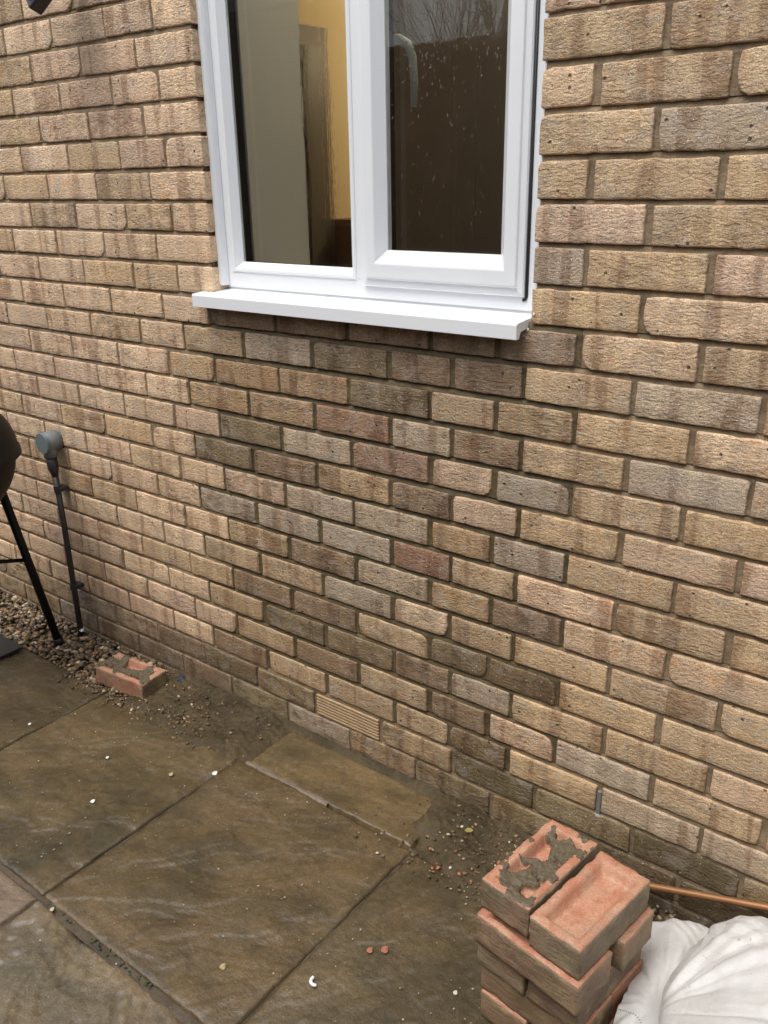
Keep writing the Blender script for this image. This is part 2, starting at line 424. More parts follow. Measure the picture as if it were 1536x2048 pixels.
BR = []   # (x0, x1, zc, H, colour, smear, course)
VENT = None
for k in range(ROW_TOP, 21):
    js = joints(k); zc = ZT - CH * (k + 0.5)
    pairs = []
    if 'L' in js:
        i = js.index('L'); a = js[:i] + [XL + 0.004]; b = [XR - 0.004] + js[i + 2:]
        pairs = list(zip(a, a[1:])) + list(zip(b, b[1:]))
    else: pairs = list(zip(js, js[1:]))
    for (a, b) in pairs:
        if k == 17 and abs(a + 1.417) < 0.01: VENT = (a, b, zc); continue
        xc = (a + b) / 2
        infill = 3 <= k <= 16 and -1.83 < a and b < -0.69
        low = k >= 17
        gap = 0.0065 if infill else (0.0058 if xc > -0.8 else 0.0042)
        if low: gap = 0.005
        H = (0.0625 if infill else 0.065) + random.uniform(-0.001, 0.001)
        if low: H = 0.066
        jx = lambda: random.uniform(-0.0025, 0.0025) if infill else random.uniform(-0.0018, 0.0018)
        if infill:
            mids = [-1.712, -1.481, -1.256, -1.032, -0.868] if k % 2 else [-1.821, -1.594, -1.368, -1.141, -0.974]
            cs = INF[k]
            ii = min(range(len(mids)), key=lambda q: abs(mids[q] - a))
            code = cs[ii] if abs(mids[ii] - a) < 0.02 else 'n'
            base = tuple(q * 0.84 for q in T[code]); var = 0.07; smear = random.uniform(0.15, 0.6)
            if code in 'od': smear = 0.75
        else:
            if low:
                base = random.choice([T['b'], T['n'], T['o']]) if xc > -1.0 else random.choice([T['b'], T['g'], T['b']])
                if xc < -1.7 and xc > -2.2: base = T['n']
                base = tuple(q * (0.72 if k == 17 else (0.60 if k == 18 else 0.36)) for q in base); var = 0.10; smear = 0.9
                if -1.86 < xc < -1.42 or xc > -0.98: base = (base[0] * 0.72, base[1] * 0.75, base[2] * 0.66)
            else:
                base = random.choice([T['l'], T['l'], T['l'], T['p'], T['b'], T['p']]) if xc < -1.2 else random.choice([T['b'], T['b'], T['p'], T['b'], T['g'], T['l']])
                var = 0.10; smear = 0.08 if random.random() < 0.75 else 0.35
        s = 1 + random.uniform(-var, var); h = random.uniform(-0.04, 0.04)
        colr = (base[0] * s * (1 + h * 0.4), base[1] * s, base[2] * s * (1 - h))
        x0, x1 = a + gap + jx(), b - gap + jx()
        if a == XR - 0.004: x0 = XR
        if b == XL + 0.004: x1 = XL
        BR.append((x0, x1, zc + (random.uniform(-0.0012, 0.0012)), H, colr, smear, k))
def in_frame_area(b):
    x0, x1, zc, H = b[:4]
    q = [to_px((x, 0, z)) for x in (x0, x1) for z in (zc - H / 2, zc + H / 2)]
    if any(c is None for c in q): return 0
    xs = [max(-5, min(1541, c[0])) for c in q]; ys = [max(-5, min(2053, c[1])) for c in q]
    if zc + H / 2 < -0.03: return 0
    return (max(xs) - min(xs)) * (max(ys) - min(ys))
rank = sorted(BR, key=in_frame_area, reverse=True)
shown = [b for b in rank if in_frame_area(b) > 60][:300]
ids = {id(b) for b in shown}
for b in shown:
    x0, x1, zc, H, colr, smear, k = b
    o = link('brick', brick_mesh(x1 - x0, H, random.randrange(5)), None, WALL)
    o.location = ((x0 + x1) / 2, random.uniform(-0.0012, 0.0012), zc)
    o.color = (*colr, smear)
# the rest of the wall beyond the frame, joined
v = []; f = []
for b in BR:
    if id(b) in ids: continue
    x0, x1, zc, H, colr, smear, k = b
    me = brick_mesh(x1 - x0, H, 0); o0 = len(v); xc = (x0 + x1) / 2
    v += [(p.co.x + xc, p.co.y, p.co.z + zc) for p in me.vertices]
    f += [tuple(i + o0 for i in p.vertices) for p in me.polygons]
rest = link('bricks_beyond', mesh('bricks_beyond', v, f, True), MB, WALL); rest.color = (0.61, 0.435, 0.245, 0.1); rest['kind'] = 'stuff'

# mortar: a sheet behind the brick faces, each bed struck so that it leans back under the course above
def inf_bounds(k):
    if k % 2: return -1.712, -0.695
    return -1.821, -0.808 if k > 3 else -0.808
def mortar_sheet(name, mat, old):
    v = []; f = []
    step = 0.0125
    for k in range(ROW_TOP, 20):
        zt = ZT - CH * k
        spans = []
        if k <= 2: spans = [(-4.4, XL - 0.006), (XR + 0.006, 1.2)] if k >= OPEN_TOP else [(-4.4, 1.2)]
        elif k <= 16:
            a, b = inf_bounds(k); spans = [(-4.4, a - 0.004), (b + 0.004, 1.2)]
        else: spans = [(-4.4, 1.2)]
        if not old:
            if 3 <= k <= 16:
                a, b = inf_bounds(k); spans = [(a - 0.004, b + 0.004)]
            else: spans = []
        for (a, b) in spans:
            st = step if a > -3.4 else step
            n = max(2, int((b - a) / st)); base = len(v)
            prof = [(0.005, 0.0), (0.0, 0.0), (-0.005, 0.0), (-0.006, 0.0), (-0.069, 0.0)]
            # z offsets from the course line, y depth: flush below, recessed above
            if old: pr = [(0.0062, 0.0095), (0.000, 0.0068), (-0.0062, 0.0052), (-0.010, 0.0062), (-0.040, 0.0062), (-0.0688, 0.0062)]
            else: pr = [(0.0075, 0.0105), (0.001, 0.0066), (-0.0072, 0.0032), (-0.010, 0.0040), (-0.040, 0.0042), (-0.0675, 0.0042)]
            for i in range(n + 1):
                x = a + (b - a) * i / n
                fl_ = (0.62 if x < -1.2 else 0.9) if old else 1.0
                for (dz, y) in pr:
                    y *= fl_; z = zt + dz
                    v.append((x, y + 0.0016 * n1(x * 45, z * 45, 7) + 0.0008 * n1(x * 130, z * 130, 2), z))
            m = len(pr)
            for i in range(n):
                for j in range(m - 1):
                    p = base + i * m + j; f.append((p, p + 1, p + m + 1, p + m))
    me = mesh(name, v, f, True)
    return link(name, me, mat, WALL)
mortar_sheet('mortar', M_MORT, True)
mortar_sheet('repair_mortar', M_MORT2, False)
# core of the wall behind the bricks, with the cheeks of the opening
bm = bmesh.new()
box_bm(bm, -4.4, XL - 0.012, 0.013, 0.26, -0.2, 2.48); box_bm(bm, XR + 0.012, 1.2, 0.013, 0.26, -0.2, 2.48)
box_bm(bm, XL - 0.012, XR + 0.012, 0.013, 0.26, -0.2, 1.20); box_bm(bm, XL - 0.012, XR + 0.012, 0.013, 0.26, 2.26, 2.48)
link('wall_core', bm_mesh('wall_core', bm), M_MORT, WALL)

# air brick: terracotta louvre
va, vb, vz = VENT
ab = empty('air_brick', (0, 0, 0), parent=WALL)
ab.location = (0, 0, 0)
M_VENT = simple('buff_terracotta', (0.44, 0.31, 0.18), 0.6, 0.4, 40, 0.3, bump=0.5)
M_VENTD = simple('vent_dark', (0.05, 0.035, 0.022), 0.8)
box_obj('vent_back', va + 0.006, vb - 0.006, 0.006, 0.08, vz - 0.033, vz + 0.033, M_VENTD, ab)
for i in range(7):
    z0 = vz - 0.032 + i * 0.0093
    bm = bmesh.new(); box_bm(bm, va + 0.007, vb - 0.007, -0.0015, 0.02, z0, z0 + 0.0056, 0.001)
    link('vent_slat', bm_mesh('vent_slat', bm), M_VENT, ab)
# weep vent in a perpend
box_obj('weep_vent', -0.584, -0.574, -0.002, 0.05, 0.153, 0.213, simple('grey_plastic', (0.19, 0.185, 0.18), 0.35, 0.5), WALL, 0.0015)
box_obj('weep_vent_tip', -0.584, -0.574, -0.0025, 0.02, 0.144, 0.152, simple('pale_plastic', (0.5, 0.49, 0.47), 0.4), WALL, 0.001)

# ------------------------------------------------------------------ window
def ring(name, x0, x1, z0, z1, prof, mat, parent, kb=1.0):
    """mitred rectangle swept with a profile of (inset, y)"""
    v = []; f = []
    for (i, y) in prof:
        v += [(x0 + i, y, z0 + i * kb), (x1 - i, y, z0 + i * kb), (x1 - i, y, z1 - i), (x0 + i, y, z1 - i)]
    for a in range(len(prof) - 1):
        for s in range(4):
            f.append((a * 4 + s, a * 4 + (s + 1) % 4, a * 4 + 4 + (s + 1) % 4, a * 4 + 4 + s))
    bm = bmesh.new(); me = mesh(name, v, f); bm.from_mesh(me)
    return link(name, bm_mesh(name, bm), mat, parent)
ZB, ZTOP = 1.2265, 2.262
ring('frame', XL - 0.002, XR + 0.004, ZB, ZTOP, [(0, 0.094), (0, 0.043), (0.002, 0.041), (0.040, 0.041), (0.0405, 0.044), (0.044, 0.044), (0.044, 0.094), (0.0, 0.094)], M_PVC, WIN)
ring('glazing_bead', -1.654, -1.258, ZB + 0.038, 2.224, [(0, 0.06), (0, 0.0395), (0.003, 0.038), (0.009, 0.0385), (0.024, 0.055), (0.024, 0.064)], M_PVC, WIN)
box_obj('mullion', -1.262, -1.222, 0.0415, 0.087, ZB + 0.04, 2.22, M_PVC, WIN, 0.002)
sash = ring('sash', -1.234, -0.834, 1.254, 2.232, [(0, 0.06), (0, 0.036), (0.002, 0.032), (0.013, 0.0295), (0.0145, 0.0245), (0.017, 0.0235), (0.038, 0.0225), (0.041, 0.0235), (0.060, 0.046), (0.060, 0.062), (0.0, 0.062)], M_PVC, WIN, 1.28)
bm = bmesh.new(); tube_bm(bm, [(-0.8385, 0.040, 1.2475), (-0.8325, 0.040, 1.249), (-0.8305, 0.040, 1.255), (-0.8305, 0.040, 2.235)], 0.0032, 8)
link('sash_seal', bm_mesh('sash_seal', bm, True), M_BLACK, WIN)
# glazed units: two sheets with a black spacer between
M_GL1 = glass_material('streaked_glass', 0.07); M_GL2 = glass_material('rainy_glass', 0.10); M_GL0 = glass_material('clear_glass', 0)
for (x0, x1, z0, z1, y0, m) in ((-1.634, -1.278, ZB + 0.058, 2.205, 0.0572, M_GL1), (-1.178, -0.890, 1.327, 2.176, 0.0485, M_GL2)):
    box_obj('pane', x0, x1, y0, y0 + 0.003, z0, z1, M_GL0, WIN)
    box_obj('pane', x0, x1, y0 + 0.032, y0 + 0.035, z0, z1, m, WIN)
    ring('spacer', x0 - 0.004, x1 + 0.004, z0 - 0.004, z1 + 0.004, [(0.0, y0 + 0.0032), (0.0062, y0 + 0.0032), (0.0062, y0 + 0.0318), (0.0, y0 + 0.0318)], M_BLACK, WIN)
# trims and sealant down the sides
bm = bmesh.new()
seg = [(XL - 0.001, 0.020), (XL + 0.005, 0.0205), (XL + 0.010, 0.0235), (XL + 0.0135, 0.029), (XL + 0.0145, 0.0405)]
vv = [[bm.verts.new((x, y, z)) for (x, y) in seg] for z in (1.232, 2.262)]
for i in range(len(seg) - 1): bm.faces.new((vv[0][i], vv[0][i + 1], vv[1][i + 1], vv[1][i]))
link('trim', bm_mesh('trim', bm), M_PVC, WIN)
v = []; f = []
n = 130
for i in range(n + 1):
    z = 1.20 + (2.262 - 1.20) * i / n
    cz = ((ZT - z) / CH) % 1.0
    j = max(0.0, 1 - min(cz, 1 - cz) / 0.10)       # swells out into the bed joints
    d = 0.0015 * n1(z * 60, 2) + 0.001 * n1(z * 190, 5)
    v += [(XR + 0.004 + 0.003 * j, 0.0405, z), (XR - 0.006 + 0.001 * d, 0.040, z), (XR - 0.004 + d, 0.020 + d, z), (XR + 0.0005 + 0.009 * j + d, 0.006 + 0.004 * j, z), (XR + 0.012, 0.012, z)]
for i in range(n):
    for q in range(4):
        a = i * 5 + q; f.append((a, a + 1, a + 6, a + 5))
link('sealant', mesh('sealant', v, f, True), simple('white_sealant', (0.78, 0.78, 0.77), 0.4), WIN)
bm = bmesh.new()
for i in range(4):
    r = random.uniform(0.0012, 0.003)
    m4 = Matrix.Translation((XR + random.uniform(-0.006, 0.006), random.uniform(-0.006, 0.0), random.uniform(1.195, 1.238))) @ Matrix.Diagonal((r, r * 0.6, r * random.uniform(1, 2.4), 1))
    bmesh.ops.create_icosphere(bm, subdivisions=1, radius=1, matrix=m4)
link('sealant_blob', bm_mesh('sealant_blob', bm, True), bpy.data.materials['white_sealant'], WIN)
# sill: profile in (y, z) swept along x
def sweep_x(name, prof, x0, x1, mat, parent, bev=0.0):
    bm = bmesh.new()
    a = [bm.verts.new((x0, y, z)) for (y, z) in prof]; b = [bm.verts.new((x1, y, z)) for (y, z) in prof]
    for i in range(len(prof)): bm.faces.new((a[i], a[(i + 1) % len(prof)], b[(i + 1) % len(prof)], b[i]))
    bm.faces.new(list(reversed(a))); bm.faces.new(b)
    if bev: bmesh.ops.bevel(bm, geom=list(bm.edges), offset=bev, segments=2, profile=0.5, affect='EDGES')
    return link(name, bm_mesh(name, bm), mat, parent)
sill = sweep_x('sill', [(0.05, 1.2225), (-0.036, 1.2150), (-0.040, 1.212), (-0.040, 1.1835), (-0.0275, 1.1835), (-0.0245, 1.198), (0.05, 1.2055)], -1.684, -0.806, M_PVC, WIN, 0.0012)
horn = sweep_x('sill_horn', [(-0.004, 1.2172), (-0.036, 1.2150), (-0.040, 1.212), (-0.040, 1.1835), (-0.0275, 1.1835), (-0.0245, 1.198), (-0.004, 1.200)], -1.7265, -1.684, M_PVC, WIN, 0.0012)
box_obj('sill_shadow_strip', -1.68, -0.80, 0.0432, 0.06, 1.2195, 1.2262, simple('shadow_grey', (0.55, 0.57, 0.58), 0.6), WIN)  # grey strip whose colour draws the shadow line between frame and sill
# rain on the opening light
bm = bmesh.new(); rs = random.Random(4)
for i in range(950):
    x = rs.uniform(-1.165, -0.905); z = 1.34 + (1.98 - 1.34) * rs.random() ** (0.24 if i < 780 else 1.0)
    r = rs.uniform(0.0005, 0.0016)
    m4 = Matrix.Translation((x, 0.0483, z)) @ Matrix.Diagonal((r, r * 0.6, r * rs.uniform(1.1, 3.0), 1))
    bmesh.ops.create_icosphere(bm, subdivisions=1, radius=1, matrix=m4)
M_DROP = NT('rain_drop'); M_DROP.set(Roughness=0.02, IOR=1.33); M_DROP.b.inputs['Transmission Weight'].default_value = 1.0
rd = link('rain_drops', bm_mesh('rain_drops', bm, True), M_DROP.m, WIN); rd['kind'] = 'stuff'
# handle inside the opening light
bm = bmesh.new()
tube_bm(bm, [(-1.215, 0.110, 1.742), (-1.195, 0.125, 1.744), (-1.180, 0.135, 1.734), (-1.168, 0.135, 1.708), (-1.162, 0.133, 1.664), (-1.163, 0.131, 1.615)], [0.010, 0.010, 0.0095, 0.009, 0.008, 0.007], 10)
M_HAND = simple('grey_white_handle', (0.42, 0.44, 0.43), 0.4)
link('handle', bm_mesh('handle', bm, True), M_HAND, WIN)
link('handle_back', bm_mesh('handle_back', (lambda b: (box_bm(b, -1.228, -1.208, 0.088, 0.108, 1.68, 1.79, 0.003), b)[1])(bmesh.new())), M_PVC, WIN)

# inside of the room
M_PLASTER = simple('cream_plaster', (0.66, 0.64, 0.58), 0.8, 0.3, 5, 0.06)
M_WARMW = simple('magnolia_wall', (0.70, 0.59, 0.38), 0.8, 0.3, 3, 0.08)
M_WOOD = simple('dark_wood', (0.125, 0.098, 0.078), 0.5, 0.4, 12, 0.25)
ROOM = empty('room', (0, 0, 0), parent=HOUSE); P(ROOM)
box_obj('inner_reveal', -1.66, -1.629, 0.0955, 0.30, 1.20, 2.30, M_PLASTER, ROOM)
box_obj('inner_reveal', -0.868, -0.84, 0.0955, 0.30, 1.20, 2.30, M_PLASTER, ROOM)
box_obj('window_board', -1.683, -0.80, 0.0955, 0.33, 1.19, 1.222, M_PVC, ROOM, 0.004)
box_obj('inner_wall', -3.2, -1.661, 0.262, 0.298, 0.0, 2.5, M_PLASTER, ROOM)
box_obj('inner_wall', -0.839, 1.1, 0.262, 0.298, 0.0, 2.5, M_PLASTER, ROOM)
box_obj('inner_wall', -3.2, -2.4, 0.30, 3.2, 0.0, 2.5, M_WARMW, ROOM)
box_obj('inner_wall', -2.4, 1.1, 3.2, 3.3, 0.0, 2.5, M_WARMW, ROOM)
box_obj('inner_wall', 1.1, 1.2, 0.30, 3.3, 0.0, 2.5, M_WARMW, ROOM)
box_obj('room_ceiling', -3.2, 1.2, 0.27, 3.3, 2.5, 2.6, M_WARMW, ROOM)
box_obj('room_floor', -3.2, 1.2, 0.27, 3.3, -0.06, 0.0, M_WOOD, ROOM)
box_obj('lintel', -1.66, -0.84, 0.0955, 0.30, 2.30, 2.45, M_PLASTER, ROOM)
# dark doorway seen past the reveal
dw = empty('interior_door', (-2.39, 1.15, 0)); tag(dw, 'dark brown door on the warm lit wall seen through the left window pane', 'door')
def sub(o, e): o.location = Vector(o.location) - Vector(e.location); o.parent = e; return o
sub(box_obj('door_leaf', -2.398, -2.36, 1.085, 1.262, 0.0, 1.995, M_WOOD), dw)
sub(box_obj('door_panel', -2.361, -2.352, 1.12, 1.23, 0.9, 1.93, simple('grey_brown_panel', (0.13, 0.115, 0.09), 0.5)), dw)
cb = empty('tall_cupboard', (-1.35, 1.0, 0)); tag(cb, 'tall dark brown cupboard inside the room behind the right window pane', 'cupboard')
sub(box_obj('carcass', -1.83, -0.75, 0.80, 1.3, 0.0, 2.2, M_WOOD), cb)
for i in range(2):
    sub(box_obj('cupboard_door', -1.825 + i * 0.535, -1.30 + i * 0.535, 0.782, 0.80, 0.06, 2.16, M_WOOD, None, 0.003), cb)
sb = empty('sideboard', (-2.2, 1.55, 0)); tag(sb, 'brown wooden sideboard inside the room low against the lit wall', 'sideboard')
sub(box_obj('carcass', -2.395, -1.95, 1.275, 1.95, 0.0, 1.30, simple('brown_wood', (0.20, 0.12, 0.065), 0.5, 0.4, 10, 0.2)), sb)
sub(box_obj('top_board', -2.397, -1.93, 1.27, 1.97, 1.30, 1.325, simple('brown_wood_top', (0.26, 0.16, 0.085), 0.45)), sb)
lamp = empty('ceiling_lamp', (-1.75, 1.9, 2.2)); tag(lamp, 'warm ceiling lamp lighting the room behind the window', 'lamp')
t = NT('lamp_glow'); t.b.inputs['Emission Color'].default_value = (1.0, 0.66, 0.30, 1); t.b.inputs['Emission Strength'].default_value = 6.0
bm = bmesh.new(); bmesh.ops.create_uvsphere(bm, u_segments=24, v_segments=12, radius=0.09, matrix=Matrix.Translation((0, 0, 0)))
link('lamp_globe', bm_mesh('lamp_globe', bm, True), t.m, lamp)
bm = bmesh.new(); tube_bm(bm, [(0, 0, 0.085), (0, 0, 0.30)], 0.006); link('lamp_cord', bm_mesh('lamp_cord', bm), M_BLACK, lamp)
pl = bpy.data.lights.new('lamp_bulb', 'POINT'); pl.energy = 13; pl.color = (1.0, 0.80, 0.52); pl.shadow_soft_size = 0.09
po = bpy.data.objects.new('lamp_bulb', pl); COL.objects.link(po); po.parent = lamp; po.location = (0, 0, -0.16)

l2 = empty('added_fill_lamp', (-1.02, 0.50, 2.44)); tag(l2, 'unseen fill lamp added inside above the window to brighten the reveal', 'lamp')  # extra lamp out of view, added to lift the dark inner reveal
bm = bmesh.new(); tube_bm(bm, [(0, 0, 0.058), (0, 0, 0.0)], 0.05, 20); link('fill_lamp_ring', bm_mesh('fill_lamp_ring', bm), M_PVC, l2)
bm = bmesh.new(); tube_bm(bm, [(0, 0, -0.0005), (0, 0, -0.004)], 0.04, 20); link('fill_lamp_lens', bm_mesh('fill_lamp_lens', bm), t.m, l2)
pl = bpy.data.lights.new('fill_bulb', 'POINT'); pl.energy = 5; pl.color = (1.0, 0.93, 0.80); pl.shadow_soft_size = 0.05
po = bpy.data.objects.new('fill_bulb', pl); COL.objects.link(po); po.parent = l2; po.location = (0, 0, -0.07)

# ------------------------------------------------------------------ patio
PATIO = empty('patio', (0, 0, 0)); tag(PATIO, 'patio of wet brown riven stone slabs with narrow joints', 'patio', kind='structure')
def sstep(a, b, x):
    t_ = max(0.0, min(1.0, (x - a) / (b - a))); return t_ * t_ * (3 - 2 * t_)
def slab(x0, x1, y0, y1, th, colr, seed, amp=1.0, fine=True, tilt=(0, 0), zoff=0.0, uneven=0.0):
    st = 0.0046 if fine else 0.05
    nx = max(4, int((x1 - x0) / st)); ny = max(4, int((y1 - y0) / st))
    xc, yc = (x0 + x1) / 2, (y0 + y1) / 2
    v = []; f = []
    c, s = math.cos(th), math.sin(th)
    def hgt(x, y):
        u = c * x + s * y; w_ = -s * x + c * y
        u += 0.05 * n1(x * 6 + seed, y * 6, 2); w_ += 0.035 * n1(x * 7, y * 7 + seed, 5)
        q = n1(u * 2.2 + seed * 7.1, w_ * 6.5 + seed * 3.3, seed) + 0.45 * n1(u * 5 + seed, w_ * 17, seed * 2.0) + 0.2 * n1(u * 14 + seed, w_ * 42, seed * 2.0)
        lv = q * 3.6; fl = math.floor(lv); fr = lv - fl
        ter = fl + sstep(0.45, 0.55, fr)
        return amp * (0.0016 * ter + 0.0008 * q + 0.0006 * n1(x * 70, y * 70, seed))
    for i in range(nx + 1):
        for j in range(ny + 1):
            x = x0 + (x1 - x0) * i / nx; y = y0 + (y1 - y0) * j / ny
            e = min(x - x0, x1 - x, y - y0, y1 - y)
            z = hgt(x, y) + tilt[0] * (x - xc) + tilt[1] * (y - yc) + zoff
            if e < 0.016:
                z -= 0.0028 * (1 - e / 0.016) ** 2
            if e < 1e-6:
                z -= 0.0012
                k = 0.0022 * n1(x * 40, y * 40, seed + 4)
                if i in (0, nx): x += k
                if j in (0, ny): y += k
            v.append((x - xc, y - yc, z))
    W = ny + 1
    for i in range(nx):
        for j in range(ny):
            a = i * W + j; f.append((a, a + W, a + W + 1, a + 1))
    # skirt
    loop = [i * W for i in range(nx + 1)] + [nx * W + j for j in range(1, W)] + [i * W + ny for i in range(nx - 1, -1, -1)] + [j for j in range(ny - 1, 0, -1)]
    b0 = len(v)
    for q in loop: v.append((v[q][0], v[q][1], -0.04))
    m = len(loop)
    for i in range(m): f.append((loop[i], b0 + i, b0 + (i + 1) % m, loop[(i + 1) % m]))
    o = link('paving_slab', mesh('paving_slab', v, f, True), M_SLAB, PATIO, (xc, yc, 0))
    o.color = (*colr, 1)
    return o
BASE = (0.105, 0.082, 0.040)
gx = [-4.42, -3.84, -3.262, -2.684, -2.106, -1.528, -0.945, -0.37, 0.21, 0.79]
gy = [-0.198, -0.803, -1.405, -2.0]
tint = {(4, 0): (0.096, 0.073, 0.039), (5, 0): (0.102, 0.075, 0.040), (3, 0): (0.088, 0.067, 0.038), (6, 0): (0.084, 0.065, 0.036),
        (4, 1): (0.19, 0.145, 0.11), (5, 1): (0.165, 0.130, 0.085), (6, 1): (0.11, 0.085, 0.048)}
ths = {(4, 0): R(36), (5, 0): R(40), (3, 0): R(20), (6, 0): R(65), (4, 1): R(20), (5, 1): R(118), (6, 1): R(40)}
for i in range(len(gx) - 1):
    for j in range(len(gy) - 1):
        near = (i, j) in tint
        g = 0.0026 if j == 0 else 0.0035
        slab(gx[i] + g, gx[i + 1] - g, gy[j + 1] + g + (0.0035 if j == 0 else 0), gy[j] - g - (0.0025 if j == 1 else 0), ths.get((i, j), random.uniform(0, 3)), tint.get((i, j), BASE), i * 5 + j + 1.3,
             1.0 if (i, j) != (5, 1) else 2.4, near, (random.uniform(-0.004, 0.004), random.uniform(-0.004, 0.004)), 0.0)
# cut strip along the wall under the window
slab(-1.50, -0.955, -0.190, -0.014, R(15), (0.118, 0.087, 0.045), 77, 0.8, True, (0, 0), -0.001)
# joint filling
bm = bmesh.new()
def filler(x0, x1, y0, y1, z):
    n = max(2, int(max(x1 - x0, y1 - y0) / 0.012)); horiz = (x1 - x0) > (y1 - y0); prev = None
    for i in range(n + 1):
        if horiz:
            x = x0 + (x1 - x0) * i / n; a = bm.verts.new((x, y0, z + 0.003 * n1(x * 40, y0, 1))); b = bm.verts.new((x, y1, z + 0.003 * n1(x * 40, y1, 2)))
        else:
            y = y0 + (y1 - y0) * i / n; a = bm.verts.new((x1, y, z + 0.003 * n1(x1, y * 40, 1))); b = bm.verts.new((x0, y, z + 0.003 * n1(x0, y * 40, 2)))
        if prev: bm.faces.new((prev[0], a, b, prev[1]))
        prev = (a, b)
for x in gx[3:8]: filler(x - 0.012, x + 0.012, -1.41, -0.19, -0.0085)
filler(-3.3, 0.3, -0.816, -0.790, -0.0065)
o = link('joint_sand', bm_mesh('joint_sand', bm, True), mortar_material('joint_sand', (0.06, 0.045, 0.028), (0.13, 0.10, 0.07), 0.7), PATIO)
# pale mortar pointing left along one joint
v = []; f = []
n = 40
for i in range(n + 1):
    x = -1.50 + 0.29 * i / n
    hw = 0.0075 + 0.0025 * n1(x * 60, 3)
    for (dy, dz) in ((-hw, -0.007), (-hw * 0.4, 0.0015), (hw * 0.4, 0.0015), (hw, -0.007)):
        v.append((x, -0.1945 + dy + 0.002 * n1(x * 25, 9), dz + 0.0008 * n1(x * 80, dy * 300)))
for i in range(n):
    for q in range(3): a = i * 4 + q; f.append((a, a + 4, a + 5, a + 1))
link('pointing', mesh('pointing', v, f, True), mortar_material('pale_pointing', (0.17, 0.13, 0.09), (0.24, 0.19, 0.14), 0.7), PATIO)

v = []; f = []
n = 110
for i in range(n + 1):
    x = -1.58 + 0.72 * i / n; hw = 0.020 + 0.010 * n1(x * 14, 3) + 0.006 * n1(x * 45, 8); hz = 0.014 + 0.008 * n1(x * 11, 6) + 0.005 * n1(x * 40, 2)
    for q in range(5):
        e = q / 4; v.append((x, -0.0005 - hw * e, 0.0 + hz * (1 - e) ** 1.7 + 0.0022 * n1(x * 90, e * 3, 5) - 0.004 * e))
for i in range(n):
    for q in range(4): a = i * 5 + q; f.append((a, a + 1, a + 6, a + 5))
link('mortar_fillet', mesh('mortar_fillet', v, f, True), M_MUD, PATIO)

# ------------------------------------------------------------------ mud, spilt mortar, gravel
def heap(name, x0, x1, y0, y1, fn, mat, st=0.006):
    nx = int((x1 - x0) / st); ny = int((y1 - y0) / st); v = []; f = []; W = ny + 1
    for i in range(nx + 1):
        for j in range(ny + 1):
            x = x0 + (x1 - x0) * i / nx; y = y0 + (y1 - y0) * j / ny
            v.append((x, y, fn(x, y)))
    for i in range(nx):
        for j in range(ny): a = i * W + j; f.append((a, a + W, a + W + 1, a + 1))
    return link(name, mesh(name, v, f, True), mat)
def sstep(a, b, x):
    t_ = max(0.0, min(1.0, (x - a) / (b - a))); return t_ * t_ * (3 - 2 * t_)
def spill_left(x, y):
    ed = 0.03 * n1(x * 9, y * 9, 2)
    m = sstep(-2.10, -1.98, x + ed) * (1 - sstep(-1.60, -1.47, x + ed)) * sstep(-0.262, -0.205, y + ed * 0.8 + 0.02 * n1(x * 20, 5))
    h = 0.007 + 0.008 * n1(x * 14, y * 14, 4) + 0.011 * abs(n1(x * 40, y * 40, 6)) + 0.006 * n1(x * 90, y * 90, 1)
    h -= 0.010 * max(0, n1(x * 8, y * 16, 12))
    return -0.016 + m * (0.016 + h) + 0.006 * sstep(-0.06, 0, y) * m
o = heap('spilt_mortar', -2.14, -1.44, -0.27, -0.001, spill_left, M_MUD); tag(o, 'grey brown spilt mortar smeared over the ground beside the loose brick', 'mortar spill', kind='stuff')
def spill_right(x, y):
    ed = 0.035 * n1(x * 9, y * 9, 8)
    m = sstep(-1.05, -0.95, x + ed) * (1 - sstep(-0.50, -0.42, x)) * sstep(-0.275, -0.19, y + ed * 0.9 - 0.1 * (1 - sstep(-0.95, -0.8, x)))
    h = 0.012 + 0.010 * n1(x * 16, y * 16, 4) + 0.012 * abs(n1(x * 45, y * 45, 6)) + 0.006 * n1(x * 110, y * 110, 1)
    return -0.014 + m * (0.014 + h) - 0.012 * sstep(-0.6, -0.4, x)
o = heap('mud_patch', -1.04, -0.38, -0.29, -0.001, spill_right, M_MUD, 0.0055); tag(o, 'dark wet mud and mortar crumbs between the slabs and the wall behind the brick stack', 'mud', kind='stuff')

